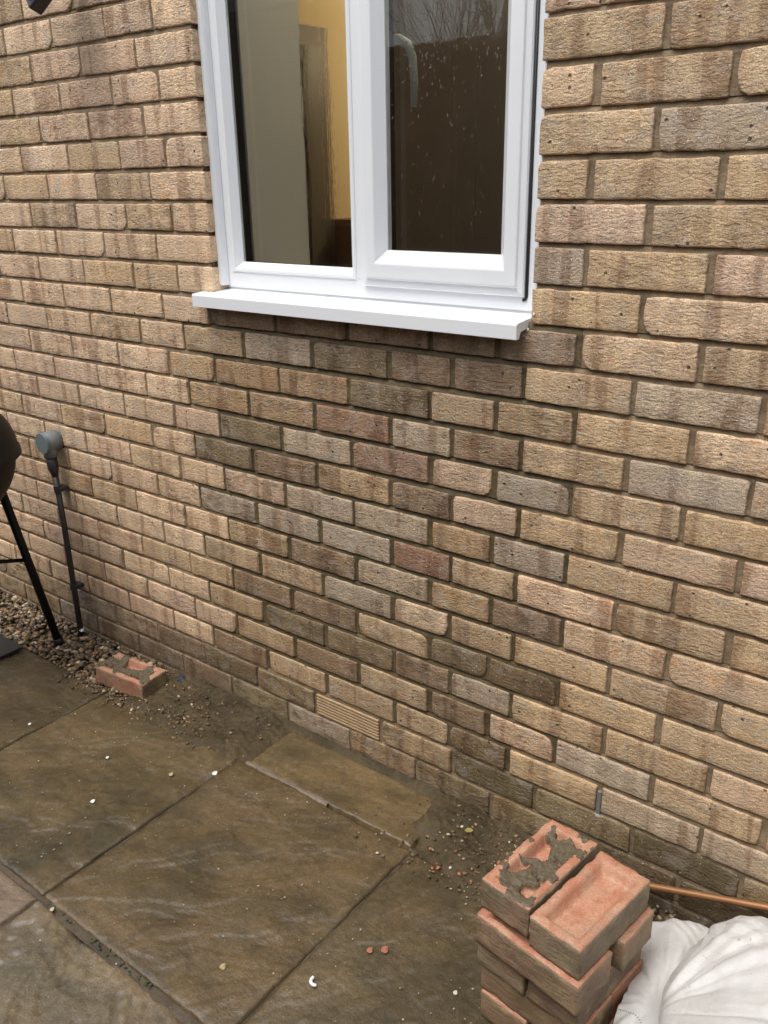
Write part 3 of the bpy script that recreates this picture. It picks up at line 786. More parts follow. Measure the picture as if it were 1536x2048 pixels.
M_PEB = tone_material('wet_pebbles', 0.42)
ICO = None
def pebble_mesh_data():
    bm = bmesh.new(); bmesh.ops.create_icosphere(bm, subdivisions=2, radius=1)
    v = [p.co.copy() for p in bm.verts]; f = [tuple(q.index for q in fc.verts) for fc in bm.faces]; bm.free(); return v, f
def pebble_lo():
    bm = bmesh.new(); bmesh.ops.create_icosphere(bm, subdivisions=1, radius=1)
    v = [p.co.copy() for p in bm.verts]; f = [tuple(q.index for q in fc.verts) for fc in bm.faces]; bm.free(); return v, f
PV, PF = pebble_lo()
def pebbles(name, spots, mat, flat=0.62, lo=(PV, PF)):
    """spots: (x, y, z, radius, colour)"""
    v = []; f = []; cols = []
    for n_, (x, y, z, r, colr) in enumerate(spots):
        rs = random.Random(n_ * 7 + 3)
        rot = Matrix.Rotation(rs.uniform(0, 6.28), 3, 'Z') @ Matrix.Rotation(rs.uniform(-0.5, 0.5), 3, 'X') @ Matrix.Rotation(rs.uniform(-0.4, 0.4), 3, 'Y')
        sc = Vector((r * rs.uniform(0.9, 1.5), r * rs.uniform(0.7, 1.0), r * rs.uniform(flat * 0.75, flat * 1.2))); o0 = len(v); q = rs.uniform(0, 50)
        for p in lo[0]:
            k = 1 + (0.28 if len(spots) > 1 else 0.75) * n1(p.x * 1.3 + q, p.y * 1.3, p.z * 1.3)
            w_ = rot @ Vector((p.x * sc.x * k, p.y * sc.y * k, p.z * sc.z * k)); v.append((w_.x + x, w_.y + y, w_.z + z))
        f += [tuple(i + o0 for i in t_) for t_ in lo[1]]; cols += [colr] * len(lo[0])
    me = mesh(name, v, f, len(spots) > 1); at = me.color_attributes.new('tone', 'FLOAT_COLOR', 'POINT')
    at.data.foreach_set('color', [c for q in cols for c in (*q, 1.0)])
    return link(name, me, mat)
PT = [(0.20, 0.145, 0.085), (0.13, 0.095, 0.058), (0.26, 0.20, 0.125), (0.10, 0.08, 0.055), (0.17, 0.15, 0.125), (0.075, 0.06, 0.042), (0.24, 0.15, 0.07), (0.34, 0.29, 0.215), (0.15, 0.11, 0.07), (0.12, 0.095, 0.06)]
def tone():
    c = random.choice(PT) if random.random() < 0.94 else (0.58, 0.52, 0.42); s = random.uniform(0.5, 1.0); return (c[0] * s * 1.08, c[1] * s * 0.95, c[2] * s * 0.80)
random.seed(23)
sp = []
for i in range(3400):
    x = random.uniform(-3.6, -1.93); y = random.uniform(-0.215, -0.004)
    if y < -0.20 + 0.012 * n1(x * 9, 3): continue
    if x > -2.06 and random.random() < (x + 2.06) / 0.13: continue
    r = random.choice((0.005, 0.0065, 0.008, 0.010, 0.013)) * random.uniform(0.8, 1.15)
    sp.append((x, y, -0.016 + random.uniform(0, 0.012) + 0.004 * n1(x * 7, y * 7) + r * 0.3, r, tone()))
for i in range(150):     # strays pushed on to the slab edge
    x = random.uniform(-2.3, -1.75); y = -0.205 - abs(random.gauss(0, 0.02)) + 0.05 * sstep(-2.0, -1.8, x)
    r = random.uniform(0.003, 0.007); sp.append((x, y, 0.004 + r * 0.3, r, tone()))
for i in range(260):
    x = random.gauss(-1.83, 0.13); y = random.uniform(-0.25, -0.03); r = random.uniform(0.0018, 0.0058)
    if -2.03 < x < -1.5: sp.append((x, y, max(0.002, spill_left(x, y)) + r * 0.25, r, tone()))
o = pebbles('gravel', sp, M_PEB); tag(o, 'wet brown and cream pebbles filling the strip along the wall under the grill', 'gravel', kind='stuff')
sp = []
for i in range(2200):
    x = random.uniform(-0.56, 0.9); y = random.uniform(-0.26, -0.004)
    r = random.choice((0.006, 0.008, 0.010, 0.013)) * random.uniform(0.8, 1.2)
    sp.append((x, y, -0.032 + random.uniform(0, 0.014) + r * 0.3, r, tone()))
for i in range(340):
    x = random.gauss(-0.78, 0.13); y = random.uniform(-0.26, -0.02)
    r = random.uniform(0.0015, 0.0052)
    c = tone()
    q = random.random()
    if q < 0.02: c = (0.6, 0.56, 0.48)
    elif q < 0.09: c = (0.42, 0.15, 0.08)
    sp.append((x, y, max(0.002, spill_right(x, y)) + r * 0.3, r, c))
o = pebbles('gravel', sp, M_PEB); tag(o, 'muddy pebbles and grit along the wall behind the brick stack and white sack', 'gravel', kind='stuff')
# grit washed over the slabs
sp = []
for i in range(520):
    x = random.uniform(-2.2, -0.3); y = -0.2 - 0.75 * random.random() ** 1.5
    r = random.choice((0.0008, 0.0011, 0.0016, 0.0024)); c = random.choice([(0.40, 0.34, 0.25), (0.28, 0.21, 0.14), (0.50, 0.46, 0.38), (0.2, 0.15, 0.1)])
    sp.append((x, y, 0.0022 + r * 0.4, r, c))
o = pebbles('grit', sp, tone_material('grit', 0.5)); tag(o, 'fine pale grit scattered over the wet slabs', 'grit', kind='stuff')
sp = []
for i in range(46):
    x = random.uniform(-1.36, -1.14) if i < 34 else random.uniform(-1.5, -1.4); r = random.uniform(0.0012, 0.0034)
    sp.append((x, -0.803 + random.gauss(0, 0.004), -0.004 + r * 0.5, r, random.choice([(0.05, 0.085, 0.025), (0.07, 0.10, 0.035), (0.035, 0.06, 0.02)])))
o = pebbles('moss', sp, tone_material('moss', 0.8)); tag(o, 'tufts of green moss growing in the near slab joint', 'moss', kind='stuff')

# single stones, chips and leaves
PV2, PF2 = pebble_mesh_data()
def chip(name, label, cat, x, y, z, r, colr, group=None, flat=0.35, mat=None):
    me_o = pebbles(name, [(0, 0, 0, r, colr)], mat or M_CHIP, flat, (PV2, PF2)); me_o.location = (x, y, z + r * flat * 0.5); tag(me_o, label, cat, group); return me_o
M_CHIP = tone_material('pale_chip', 0.45, 200, 0.12, 0.3)
WHT = (0.80, 0.78, 0.72)
chip('shell_chip', 'largest white chip lying near the joint corner by the pale pointing', 'chip', -1.53, -0.283, 0.003, 0.0066, WHT)
chip('shell_chip', 'white chip on the slab left of the long joint, second from the grill', 'chip', -1.70, -0.544, 0.003, 0.0055, WHT)
chip('shell_chip', 'small white chip on the far slab below the loose brick', 'chip', -1.822, -0.411, 0.003, 0.0042, WHT)
chip('stone_chip', 'narrow cream chip on the slab left of the largest white chip', 'chip', -1.622, -0.355, 0.003, 0.0055, (0.42, 0.36, 0.25))
chip('shell_chip', 'tiny white chip at the far left edge of the slab near the dark mat', 'chip', -2.141, -0.449, 0.003, 0.0042, WHT)
chip('stone_chip', 'pale chip at the crossing of the two long slab joints', 'chip', -1.47, -0.81, 0.004, 0.0045, (0.55, 0.48, 0.36))
chip('brick_chip', 'small orange brick crumb beside the larger one on the near slab', 'brick chip', -0.847, -0.483, 0.003, 0.006, (0.36, 0.14, 0.08))
chip('brick_chip', 'larger orange red brick crumb on the slab left of the brick stack', 'brick chip', -0.823, -0.464, 0.003, 0.0075, (0.34, 0.12, 0.075))
chip('stone_chip', 'pale square chip on the near slab right beside the brick stack', 'chip', -0.653, -0.462, 0.003, 0.0042, (0.6, 0.56, 0.5))
chip('stone_chip', 'yellowish pebble on the near slab by the bottom edge joint', 'pebble', -1.06, -0.69, 0.003, 0.006, (0.42, 0.32, 0.15), flat=0.6)
chip('pebble', 'bright white pebble at the foot of the black downpipe', 'pebble', -2.488, -0.030, 0.012, 0.008, (0.82, 0.83, 0.85), flat=0.8)
chip('slate_piece', 'dark grey piece of slate by the wall behind the loose brick', 'slate', -1.955, -0.035, 0.012, 0.015, (0.035, 0.038, 0.045), flat=0.4)
# curved white ring fragment
bm = bmesh.new()
tube_bm(bm, [(0.010 * math.cos(a), 0.010 * math.sin(a), 0) for a in [R(150 + 13 * i) for i in range(14)]], [0.0015] + [0.0034] * 12 + [0.0015], 8)
o = link('curved_fragment', bm_mesh('curved_fragment', bm, True), simple('white_plastic', (0.85, 0.85, 0.86), 0.4), None, (-0.887, -0.604, 0.0055)); tag(o, 'curved white crescent fragment on the near slab', 'fragment')
# yellow leaf
v = [(-0.011, 0, 0.001), (-0.004, 0.006, 0.003), (0.005, 0.005, 0.004), (0.011, 0, 0.002), (0.004, -0.006, 0.003), (-0.005, -0.006, 0.002), (0, 0, 0.0005)]
bm = bmesh.new(); vs = [bm.verts.new(q) for q in v]
for i in range(6): bm.faces.new((vs[i], vs[(i + 1) % 6], vs[6]))
bmesh.ops.solidify(bm, geom=bm.faces[:], thickness=0.0006)
o = link('fallen_leaf', bm_mesh('fallen_leaf', bm), simple('yellow_leaf', (0.50, 0.44, 0.14), 0.5), None, (-0.859, -0.085, 0.020), (0.2, 0.1, 0.7)); tag(o, 'small pale yellow leaf on the mud by the wall', 'leaf')

# ------------------------------------------------------------------ loose bricks with frogs
MFB = frog_brick_material()
def frog_brick(seed, smear=0.0, L=0.215, B=0.1025, H=0.065, fill=0.0, both=True):
    rs = random.Random(seed)
    bm = bmesh.new()
    cl = bm.loops.layers.float_color.new('face')
    nx, ny, nz = (96, 48, 10) if fill else (44, 22, 8)
    def mask(x, y):
        if not fill: return 0.0
        m = 0.70 * fbm(x * 26 + seed, y * 26 + seed * 2, 1.0, 6) + 0.46 * math.exp(-(y / 0.032) ** 2 - (x / 0.12) ** 4) - 0.04
        return sstep(0.16, 0.26, m)
    def frog(x, y):
        # sunk panel with sloping sides
        ex = (L / 2 - 0.019) - abs(x); ey = (B / 2 - 0.015) - abs(y)
        d = min(ex, ey); dep = 0.022 * sstep(0.0, 0.011, d)
        if fill:
            m = mask(x, y); dep = dep * (1 - 0.75 * m) - m * (0.0008 + 0.0032 * n1(x * 90, y * 90, seed) + 0.0026 * n1(x * 200, y * 200, 3))
        return dep
    def jit(p):
        x, y, z = p
        k = 0.0011
        x += k * n1(y * 40 + seed, z * 40, x * 12); y += k * n1(x * 40, z * 40 + seed, 5); z += k * n1(x * 40, y * 40, seed)
        ax, ay, az = L / 2 - abs(x), B / 2 - abs(y), H / 2 - abs(z)
        near = sorted((ax, ay, az))
        if near[1] < 0.004:                     # ease the arrises
            q = 0.0008 + 0.0042 * max(0, n1(x * 42 + seed, y * 42, z * 42) - 0.08) + 0.0012 * max(0, n1(x * 130 + seed, y * 130, z * 130))
            if ax < 0.004: x -= math.copysign(q, x)
            if ay < 0.004: y -= math.copysign(q, y)
            if az < 0.004: z -= math.copysign(q, z)
        return (x, y, z)
    cache = {}
    def V(p):
        key = tuple(round(c, 6) for c in p)
        if key not in cache:
            x, y, z = p
            q = jit(p)
            if abs(z - H / 2) < 1e-7: q = (q[0], q[1], q[2] - frog(x, y))
            cache[key] = bm.verts.new(q)
        return cache[key]
    def grid(axis, sgn):
        if axis == 2: na, nb = nx, ny
        elif axis == 1: na, nb = nx, nz
        else: na, nb = ny, nz
        for i in range(na):
            for j in range(nb):
                pts = []
                for (ii, jj) in ((i, j), (i + 1, j), (i + 1, j + 1), (i, j + 1)):
                    a, b = ii / na - 0.5, jj / nb - 0.5
                    p = (a * L, b * B, sgn * H / 2) if axis == 2 else ((a * L, sgn * B / 2, b * H) if axis == 1 else (sgn * L / 2, a * B, b * H))
                    pts.append(p)
                fc = bm.faces.new([V(p) for p in pts])
                for lp, p in zip(fc.loops, pts):
                    if axis == 2: lp[cl] = (0, (mask(p[0], p[1]) if fill else smear * 0.3) if sgn > 0 else 0, 0, 1)
                    else:
                        outer = 1.0 if (axis == 0 or sgn < 0 or both) else 0.0
                        lp[cl] = (outer, 0.35 * (smear > 0), 0, 1)
    for axis in (0, 1, 2):
        for sgn in (-1, 1): grid(axis, sgn)
    me = bm_mesh('brick', bm, True); me.materials.append(MFB); return me
def flip_face(me, outer_sign_faces=None): pass
# single brick on the gravel: salmon long side towards the camera, sanded end to the right
me = frog_brick(3, 1.0, fill=0.75, both=False)
o = link('loose_brick', me, None, None, (-2.083, -0.128, 0.022), (0, 0, R(4.5) + math.pi)); o.color = (0.27, 0.20, 0.115, 1)
tag(o, 'single salmon brick lying on the gravel, its hollow filled with mortar', 'brick')
# stack: layers turned by a quarter each time
SA = R(-7.5)                                  # turn of the stack
ST = Vector((-0.478, -0.385, 0))              # centre of the top joint line
ex = Vector((math.cos(SA), math.sin(SA), 0)); ey = Vector((-math.sin(SA), math.cos(SA), 0))
H = 0.065
def stack_brick(layer, along, off, colr, label, seed, smear=0.0, rot=0.0, shift=(0, 0), fill=0.0):
    """layer 0 is the lowest; along 'y' lies away from the camera, 'x' across"""
    z = H / 2 + 0.0006 + layer * (H + 0.0008) - 0.002
    c = ST + (ex * off if along == 'y' else ey * off) + ex * shift[0] + ey * shift[1]
    a = SA + (R(90) if along == 'y' else 0) + rot
    o = link('stacked_brick', frog_brick(seed, smear, fill=fill), None, None, (c.x, c.y, z), (0, 0, a)); o.color = (*colr, 1)
    tag(o, label, 'brick', 'bricks stacked beside the white sack'); return o
G1 = (0.30, 0.245, 0.165); G2 = (0.34, 0.275, 0.18); G3 = (0.24, 0.17, 0.115); G4 = (0.29, 0.205, 0.12)
stack_brick(4, 'y', -0.0525, G1, 'top left brick of the stack, its hollow smeared with mortar', 31, 1.0, 0.0, (-0.004, 0.006), 0.7)
stack_brick(4, 'y', 0.0525, G2, 'top right brick of the stack with a clean red hollow', 32, 0.12, R(-1.2), (0.003, -0.006))
stack_brick(3, 'x', -0.0545, (0.36, 0.255, 0.16), 'brick of the second layer from the top, near side of the stack', 33, 0.2, R(-1.5), (0.004, -0.016))
stack_brick(3, 'x', 0.0545, (0.33, 0.255, 0.15), 'brick of the second layer from the top, far side of the stack', 34, 0.0, R(0.5), (0.012, 0))
stack_brick(2, 'y', -0.0535, G2, 'grey ended left brick of the stack, third layer from the top', 35, 0.0, R(1.0), (-0.006, 0.002))
stack_brick(2, 'y', 0.0535, G3, 'dark ended right brick of the stack, third layer from the top', 36, 0.0, 0, (-0.002, 0.004))
stack_brick(1, 'x', -0.0540, G4, 'brown near brick of the stack, second layer from the ground', 37, 0.0, R(0.6), (0.0, 0.010))
stack_brick(1, 'x', 0.0540, (0.36, 0.16, 0.09), 'red far brick of the stack, second layer from the ground', 38, 0.0, R(-1), (0.0, 0.008))
stack_brick(0, 'y', -0.0540, G4, 'bottom left brick of the stack with a salmon edge', 39, 0.0, R(1.5), (0.0, 0.008))
stack_brick(0, 'y', 0.0540, G3, 'bottom right brick of the stack beside the sack', 40, 0.0, R(-1), (0.004, 0.008))

# ------------------------------------------------------------------ copper pipe
bm = bmesh.new()
tube_bm(bm, [(-0.62, -0.034, -0.004), (-0.44, -0.030, 0.051), (-0.21, -0.020, 0.122), (0.10, -0.010, 0.218)], 0.0075, 14)
t = NT('dull_copper'); t.set(Metallic=0.55, Roughness=0.42); vv_ = t.vec()
t.col(t.mix(t.noise(vv_, 25, 4), (0.26, 0.125, 0.055), (0.46, 0.24, 0.11)))
o = link('copper_pipe', bm_mesh('copper_pipe', bm, True), t.m); tag(o, 'thin orange copper pipe leaning along the wall behind the brick stack', 'pipe')

# ------------------------------------------------------------------ white sack
def sack():
    root = empty('white_sack', (-0.08, -0.36, 0)); tag(root, 'crumpled white woven sack heaped beside the brick stack', 'sack')
    t = NT('woven_polypropylene'); vv = t.vec()
    wv = t.n('TexWave'); wv.inputs['Scale'].default_value = 260; wv.bands_direction = 'X'; t.l(vv, wv.inputs['Vector'])
    wv2 = t.n('TexWave'); wv2.inputs['Scale'].default_value = 260; wv2.bands_direction = 'Y'; t.l(vv, wv2.inputs['Vector'])
    f1 = t.noise(vv, 9, 5, 0.6)
    c = t.mix(t.ramp(f1, 0.3, 0.7), (0.50, 0.49, 0.47), (0.66, 0.66, 0.65))
    d = t.noise(vv, 70, 4, 0.7); c = t.mix(t.math('MULTIPLY', t.ramp(d, 0.64, 0.72), 0.7), c, (0.14, 0.11, 0.085))
    c = t.mix(t.math('MULTIPLY', t.ramp(t.noise(vv, 6, 5, 0.7), 0.5, 0.72), 0.45), c, (0.42, 0.38, 0.32))
    t.col(c); t.set(Roughness=0.5); t.b.inputs['Subsurface Weight'].default_value = 0.0
    nb = t.bump(t.math('ADD', wv.outputs['Fac'], wv2.outputs['Fac']), 0.12, 0.0006); nb = t.bump(t.noise(vv, 40, 4, 0.6, 0.8), 0.35, 0.006, nb); t.norm(nb)
    org = Vector((-0.08, -0.36, 0))
    def cr(p, t_):                         # Catmull-Rom through a list of values
        n_ = len(p) - 1; x = min(max(t_ * n_, 0), n_ - 1e-6); i = int(x); f_ = x - i
        q = [p[max(i - 1, 0)], p[i], p[i + 1], p[min(i + 2, n_)]]
        return 0.5 * ((2 * q[1]) + (q[2] - q[0]) * f_ + (2 * q[0] - 5 * q[1] + 4 * q[2] - q[3]) * f_ ** 2 + (3 * q[1] - q[0] - 3 * q[2] + q[3]) * f_ ** 3)
    def tri(x):                            # sharp folded wave
        x = x % 1.0; return 1 - 4 * abs(x - 0.5)
    def cloth(name, ctrl, nu, nv, hub, folds, seed):
        C_ = [[Vector(q) for q in row] for row in ctrl]; V_ = []
        for i in range(nu + 1):
            col_ = [cr(row, i / nu) for row in C_]
            V_.append([cr(col_, j / nv) for j in range(nv + 1)])
        v = []
        for i in range(nu + 1):
            for j in range(nv + 1):
                p = V_[i][j]
                du = V_[min(i + 1, nu)][j] - V_[max(i - 1, 0)][j]; dv = V_[i][min(j + 1, nv)] - V_[i][max(j - 1, 0)]
                nrm = dv.cross(du); nrm = nrm.normalized() if nrm.length > 1e-9 else Vector((0, 0, 1))
                if nrm.z < 0: nrm = -nrm
                d = p - Vector(hub); ang = math.atan2(d.y, d.x); rr = math.hypot(d.x, d.y)
                am = sstep(0.01, 0.10, rr) * (0.35 + 0.65 * max(0, n1(ang * 1.4 + seed, 2) + 0.45))
                w_ = folds * am * tri(ang * 2.1 + 0.35 * n1(rr * 7, ang * 2, seed)) + 0.45 * folds * am * tri(ang * 4.7 + 0.5 * n1(rr * 9 + 3, ang * 3, seed))
                w_ += 0.007 * n1(p.x * 9, p.y * 9, seed) + 0.0024 * tri(p.x * 13 + p.y * 21 + 1.5 * n1(p.x * 12, p.y * 12, seed)) * max(0, n1(p.x * 7, p.y * 7, seed + 3) + 0.1)
                q = p + nrm * w_ - org; q.z = max(q.z, 0.002); v.append(tuple(q))
        W = nv + 1
        f = [(i * W + j, (i + 1) * W + j, (i + 1) * W + j + 1, i * W + j + 1) for i in range(nu) for j in range(nv)]
        me = mesh(name, v, f, True); o = link(name, me, t.m, root)
        sm = o.modifiers.new('thickness', 'SOLIDIFY'); sm.thickness = 0.0012; sm.offset = 0
        return v
    body_ctrl = [
        [(-0.235, -0.165, 0.005), (-0.24, -0.165, 0.05), (-0.20, -0.105, 0.08), (-0.10, -0.10, 0.08), (0.05, -0.10, 0.07), (0.22, -0.12, 0.03)],
        [(-0.235, -0.20, 0.01), (-0.272, -0.195, 0.155), (-0.205, -0.145, 0.195), (-0.10, -0.135, 0.205), (0.05, -0.14, 0.19), (0.24, -0.15, 0.10)],
        [(-0.24, -0.265, 0.01), (-0.288, -0.265, 0.158), (-0.215, -0.24, 0.235), (-0.10, -0.25, 0.26), (0.05, -0.25, 0.25), (0.26, -0.25, 0.12)],
        [(-0.25, -0.34, 0.01), (-0.297, -0.345, 0.150), (-0.225, -0.345, 0.215), (-0.10, -0.36, 0.275), (0.05, -0.36, 0.27), (0.27, -0.36, 0.12)],
        [(-0.24, -0.42, 0.01), (-0.278, -0.425, 0.125), (-0.21, -0.44, 0.195), (-0.10, -0.47, 0.25), (0.05, -0.48, 0.25), (0.27, -0.47, 0.1)],
        [(-0.22, -0.50, 0.004), (-0.245, -0.505, 0.03), (-0.19, -0.55, 0.05), (-0.09, -0.62, 0.05), (0.05, -0.64, 0.05), (0.27, -0.60, 0.02)]]
    cloth('sack_body', body_ctrl, 170, 150, (-0.31, -0.40, 0), 0.0085, 2.0)
    flap_ctrl = [
        [(-0.397, -0.150, 0.012), (-0.345, -0.118, 0.03), (-0.27, -0.10, 0.04), (-0.22, -0.10, 0.04)],
        [(-0.392, -0.178, 0.095), (-0.345, -0.150, 0.112), (-0.28, -0.125, 0.11), (-0.22, -0.12, 0.09)],
        [(-0.374, -0.255, 0.100), (-0.330, -0.240, 0.135), (-0.27, -0.23, 0.12), (-0.22, -0.22, 0.10)],
        [(-0.363, -0.335, 0.105), (-0.322, -0.325, 0.125), (-0.27, -0.32, 0.10), (-0.22, -0.32, 0.09)],
        [(-0.360, -0.400, 0.108), (-0.325, -0.405, 0.118), (-0.285, -0.415, 0.085), (-0.23, -0.42, 0.08)],
        [(-0.356, -0.438, 0.088), (-0.332, -0.452, 0.098), (-0.30, -0.47, 0.070), (-0.25, -0.48, 0.06)],
        [(-0.348, -0.440, 0.060), (-0.335, -0.452, 0.055), (-0.31, -0.468, 0.050), (-0.26, -0.48, 0.02)]]
    PFv = cloth('sack_mouth', flap_ctrl, 90, 120, (-0.30, -0.36, 0), 0.0045, 6.0)
    # row of stitches
    bm = bmesh.new()
    for i in range(12):
        p = Vector(PFv[(4 + i * 3) * 121 + 78])
        tube_bm(bm, [p + Vector((-0.0008, -0.0012, 0.0006)), p + Vector((0.0008, 0.0012, 0.0006))], 0.0006, 6)
    link('stitching', bm_mesh('stitching', bm), simple('dark_thread', (0.10, 0.08, 0.10), 0.8), root)
    return root
sack()
# black rubble bag under the sack mouth
v = []; f = []
nu, nv = 40, 12
for i in range(nu):
    a = 2 * math.pi * i / nu
    for j in range(nv + 1):
        b = j / nv * math.pi / 2; r = 0.085 * (1 + 0.12 * n1(math.cos(a) * 2, math.sin(a) * 2, b * 2))
        v.append((r * math.cos(a) * math.cos(b) ** 0.6, 0.8 * r * math.sin(a) * math.cos(b) ** 0.6, 0.032 * math.sin(b) + 0.004 * n1(a * 3, b * 4) * math.sin(b)))
for i in range(nu):
    for j in range(nv): p0 = i * (nv + 1) + j; p1 = ((i + 1) % nu) * (nv + 1) + j; f.append((p0, p1, p1 + 1, p0 + 1))
o = link('black_bag', mesh('black_bag', v, f, True), simple('black_polythene', (0.012, 0.012, 0.013), 0.3), None, (-0.275, -0.40, 0.0015)); tag(o, 'black plastic bag lying flat under the tip of the white sack', 'bag')

# ------------------------------------------------------------------ grey outlet and black pipe on the wall
PX = -2.497
dp = empty('downpipe', (PX, -0.03, 0)); tag(dp, 'thin black pipe with a grey elbow running down the wall into the gravel', 'pipe')
M_PIPE = simple('black_plastic', (0.036, 0.033, 0.031), 0.45, 0.5, 20, 0.3)
M_GREY = simple('grey_plastic_fitting', (0.20, 0.225, 0.24), 0.38, 0.5, 15, 0.1)
def addp(name, bm, mat, smooth=True): return link(name, bm_mesh(name, bm, smooth), mat, dp)
bm = bmesh.new(); tube_bm(bm, [(0, 0, -0.02), (0.002, 0, 0.2), (0.004, 0, 0.40), (0, 0, 0.59)], 0.0098, 14); addp('pipe', bm, M_PIPE)
bm = bmesh.new(); tube_bm(bm, [(0, 0.0, 0.585), (-0.002, -0.002, 0.612), (-0.003, -0.003, 0.652)], [0.011, 0.0175, 0.0185], 16); addp('collar', bm, M_PIPE)
for z in (0.54, 0.184):
    bm = bmesh.new(); tube_bm(bm, [(0.002, 0, z - 0.011), (0.002, 0, z + 0.011)], 0.0132, 14); box_bm(bm, -0.019, 0.022, -0.004, 0.028, z - 0.007, z + 0.007, 0.002); addp('clip', bm, M_PIPE, False)
bm = bmesh.new(); tube_bm(bm, [(-0.003, 0.03, 0.700), (-0.003, -0.014, 0.700), (-0.003, -0.020, 0.700)], [0.033, 0.033, 0.031], 28)
tube_bm(bm, [(-0.003, -0.002, 0.70), (-0.003, -0.003, 0.650)], [0.024, 0.0215], 18); addp('junction_box', bm, M_GREY)
bm = bmesh.new(); tube_bm(bm, [(-0.003, -0.020, 0.700), (-0.003, -0.027, 0.700), (-0.003, -0.029, 0.700)], [0.0355, 0.0355, 0.0335], 28)
addp('box_lid', bm, simple('grey_cap', (0.15, 0.18, 0.195), 0.4), False)

# ------------------------------------------------------------------ kettle grill
gr = empty('kettle_grill', (-2.50, -0.42, 0)); tag(gr, 'black kettle grill on thin legs at the left edge', 'grill')
M_EN = simple('black_enamel', (0.008, 0.0078, 0.0075), 0.5, 0.22)
RR = 0.250; ZR = 0.748
link('lid', lathe('lid', [(0.001, ZR + 0.20)] + [(RR * math.sin(R(a)) * 1.0, ZR + 0.20 * math.cos(R(a))) for a in range(8, 89, 8)] + [(RR + 0.004, ZR + 0.004), (RR + 0.006, ZR - 0.012), (RR - 0.002, ZR - 0.016), (RR - 0.010, ZR - 0.012)]), M_EN, gr)
link('bowl', lathe('bowl', [(RR - 0.013, ZR - 0.010)] + [((RR - 0.013) * math.cos(R(a)), ZR - 0.012 - 0.205 * math.sin(R(a))) for a in range(4, 90, 6)] + [(0.001, ZR - 0.217)]), M_EN, gr)
bm = bmesh.new(); tube_bm(bm, [(-0.05, 0, ZR + 0.198), (-0.045, 0, ZR + 0.235), (0.045, 0, ZR + 0.235), (0.05, 0, ZR + 0.198)], 0.009); link('lid_handle', bm_mesh('lid_handle', bm), M_EN, gr)
tops = []
for a in (90, 210, 330):
    ca, sa = math.cos(R(a)), math.sin(R(a))
    bm = bmesh.new(); tube_bm(bm, [(0.305 * ca, 0.305 * sa, -0.005), (0.20 * ca, 0.20 * sa, 0.60)], 0.0135, 12)
    lg = link('leg', bm_mesh('leg', bm, True), M_EN, gr)
    bm = bmesh.new(); tube_bm(bm, [(0.306 * ca, 0.306 * sa, -0.006), (0.302 * ca, 0.302 * sa, 0.022)], 0.0165, 12); link('foot', bm_mesh('foot', bm, True), M_BLACK, lg)
    tops.append(Vector((0.245 * ca, 0.245 * sa, 0.335)))
for i in (0, 1):
    bm = bmesh.new(); tube_bm(bm, [tops[i], tops[i + 1] + Vector((0, 0, 0.05 if i == 0 else 0))] if i == 0 else [tops[1] + Vector((0, 0, 0.05)), tops[2]], 0.007, 8); link('brace', bm_mesh('brace', bm, True), M_EN, gr)
bm = bmesh.new(); box_bm(bm, -0.33, 0.33, -0.3, 0.3, 0.0, 0.009, 0.002)
o = link('black_mat', bm_mesh('black_mat', bm), simple('black_rubber_mat', (0.022, 0.022, 0.024), 0.5, 0.4, 200, 0.4, bump=0.5, bscale=400), None, (-2.885, -0.515, 0.0055)); tag(o, 'flat black mat with its corner showing on the slab under the grill', 'mat')

# ------------------------------------------------------------------ floodlight high on the wall
fl = empty('floodlight', (-2.045, 0, 1.995)); tag(fl, 'dark floodlight with a grey glass at the top left of the wall', 'floodlight')
bm = bmesh.new(); box_bm(bm, -0.06, 0.06, -0.018, 0.018, -0.06, 0.06, 0.005)
body = link('lamp_body', bm_mesh('lamp_body', bm), simple('dark_grey_metal', (0.03, 0.028, 0.035), 0.4), fl)
body.location = (-0.045, -0.095, -0.055); body.rotation_euler = (R(-30), R(45), R(-20))
bm = bmesh.new(); box_bm(bm, -0.047, 0.047, -0.022, -0.0185, -0.047, 0.047, 0.001)
link('lamp_glass', bm_mesh('lamp_glass', bm), simple('frosted_glass', (0.22, 0.23, 0.24), 0.25), body)
bm = bmesh.new(); tube_bm(bm, [(-0.04, -0.085, -0.02), (-0.02, -0.05, 0.02), (0.0, 0.0, 0.05)], 0.010); link('bracket', bm_mesh('bracket', bm), M_BLACK, fl)

# ------------------------------------------------------------------ what the window glass reflects: fence and bare tree across the path
fence = empty('garden_fence', (-2.0, -2.45, 0)); tag(fence, 'brown board fence across the path, seen only as a reflection in the window', 'fence')
M_FENCE = simple('brown_fence', (0.105, 0.066, 0.04), 0.75, 0.3, 20, 0.3, bump=0.4)
bm = bmesh.new(); box_bm(bm, -0.07, 0.07, -0.009, 0.009, 0, 2.11, 0.002); fm = bm_mesh('board', bm); fm.materials.append(M_FENCE)
for i in range(64):
    o = link('board', fm, None, fence, (-4.6 + i * 0.144, random.uniform(-0.004, 0.004), 0.0))
for z in (0.35, 1.0, 1.75): sub(box_obj('rail', -6.7, 2.6, -2.51, -2.47, z, z + 0.08, M_FENCE), fence)

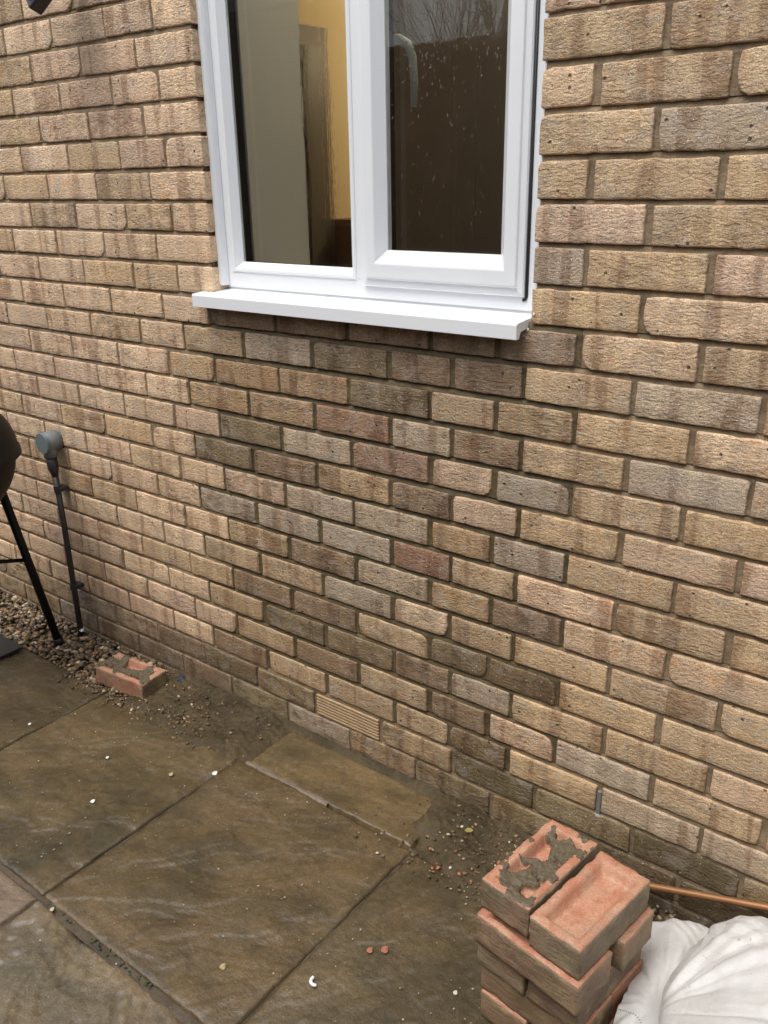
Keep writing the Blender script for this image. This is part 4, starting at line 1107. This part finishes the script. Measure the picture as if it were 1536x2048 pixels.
shed = empty('sky_block_shed', (-5.4, -3.1, 0)); tag(shed, 'brown weatherboard shed added beyond the fence to keep the sky out of the left pane', 'shed')  # added out of view to block the sky's reflection in the left pane
bm = bmesh.new(); box_bm(bm, -1.5, 1.45, -0.3, 0.3, 0.0, 2.5); link('wall', bm_mesh('wall', bm), M_FENCE, shed)
for i in range(17):
    bm = bmesh.new(); box_bm(bm, -1.52, 1.47, 0.301, 0.322, 0.02 + i * 0.145, 0.155 + i * 0.145); link('board', bm_mesh('board', bm), M_FENCE, shed)
bm = bmesh.new()
vs = [bm.verts.new(q) for q in ((-1.6, -0.42, 2.45), (-1.6, 0.42, 2.45), (-1.6, 0, 3.1), (1.55, -0.42, 2.45), (1.55, 0.42, 2.45), (1.55, 0, 3.1))]
for q in ((0, 1, 2), (3, 5, 4), (0, 2, 5, 3), (1, 4, 5, 2), (0, 3, 4, 1)): bm.faces.new([vs[i] for i in q])
link('roof', bm_mesh('roof', bm), simple('grey_felt', (0.06, 0.055, 0.05), 0.8), shed)

# bare tree beyond the fence, also only a reflection
tree = empty('bare_tree', (-4.6, -5.6, 0)); tag(tree, 'bare winter tree beyond the fence, seen only as a reflection in the right pane', 'tree')
rt_ = random.Random(8); tb = bmesh.new(); cbm = bmesh.new()
def limb(p, d, r, n, depth):
    pts = [p]; rads = [r]
    for i in range(n):
        d = (d + Vector((rt_.uniform(-0.22, 0.22), rt_.uniform(-0.22, 0.22), rt_.uniform(-0.05, 0.16)))).normalized()
        p = p + d * (0.24 if depth else 0.42); pts.append(p); rads.append(r * (1 - 0.75 * (i + 1) / n))
        if depth < 3 and i >= (1 if depth else 2):
            for q in range(2):
                e = (d + Vector((rt_.uniform(-1, 1), rt_.uniform(-1, 1), rt_.uniform(-0.1, 0.7)))).normalized()
                limb(p, e, rads[-1] * 0.62, 4, depth + 1)
    tube_bm(tb if depth == 0 else cbm, pts, rads, 6 if depth < 2 else 3)
limb(Vector((0, 0, 0)), Vector((0.05, 0, 1)), 0.11, 8, 0)
M_BARK = simple('bark', (0.07, 0.055, 0.045), 0.9, 0.2, 20, 0.3)
link('trunk', bm_mesh('trunk', tb), M_BARK, tree); link('crown', bm_mesh('crown', cbm), M_BARK, tree)
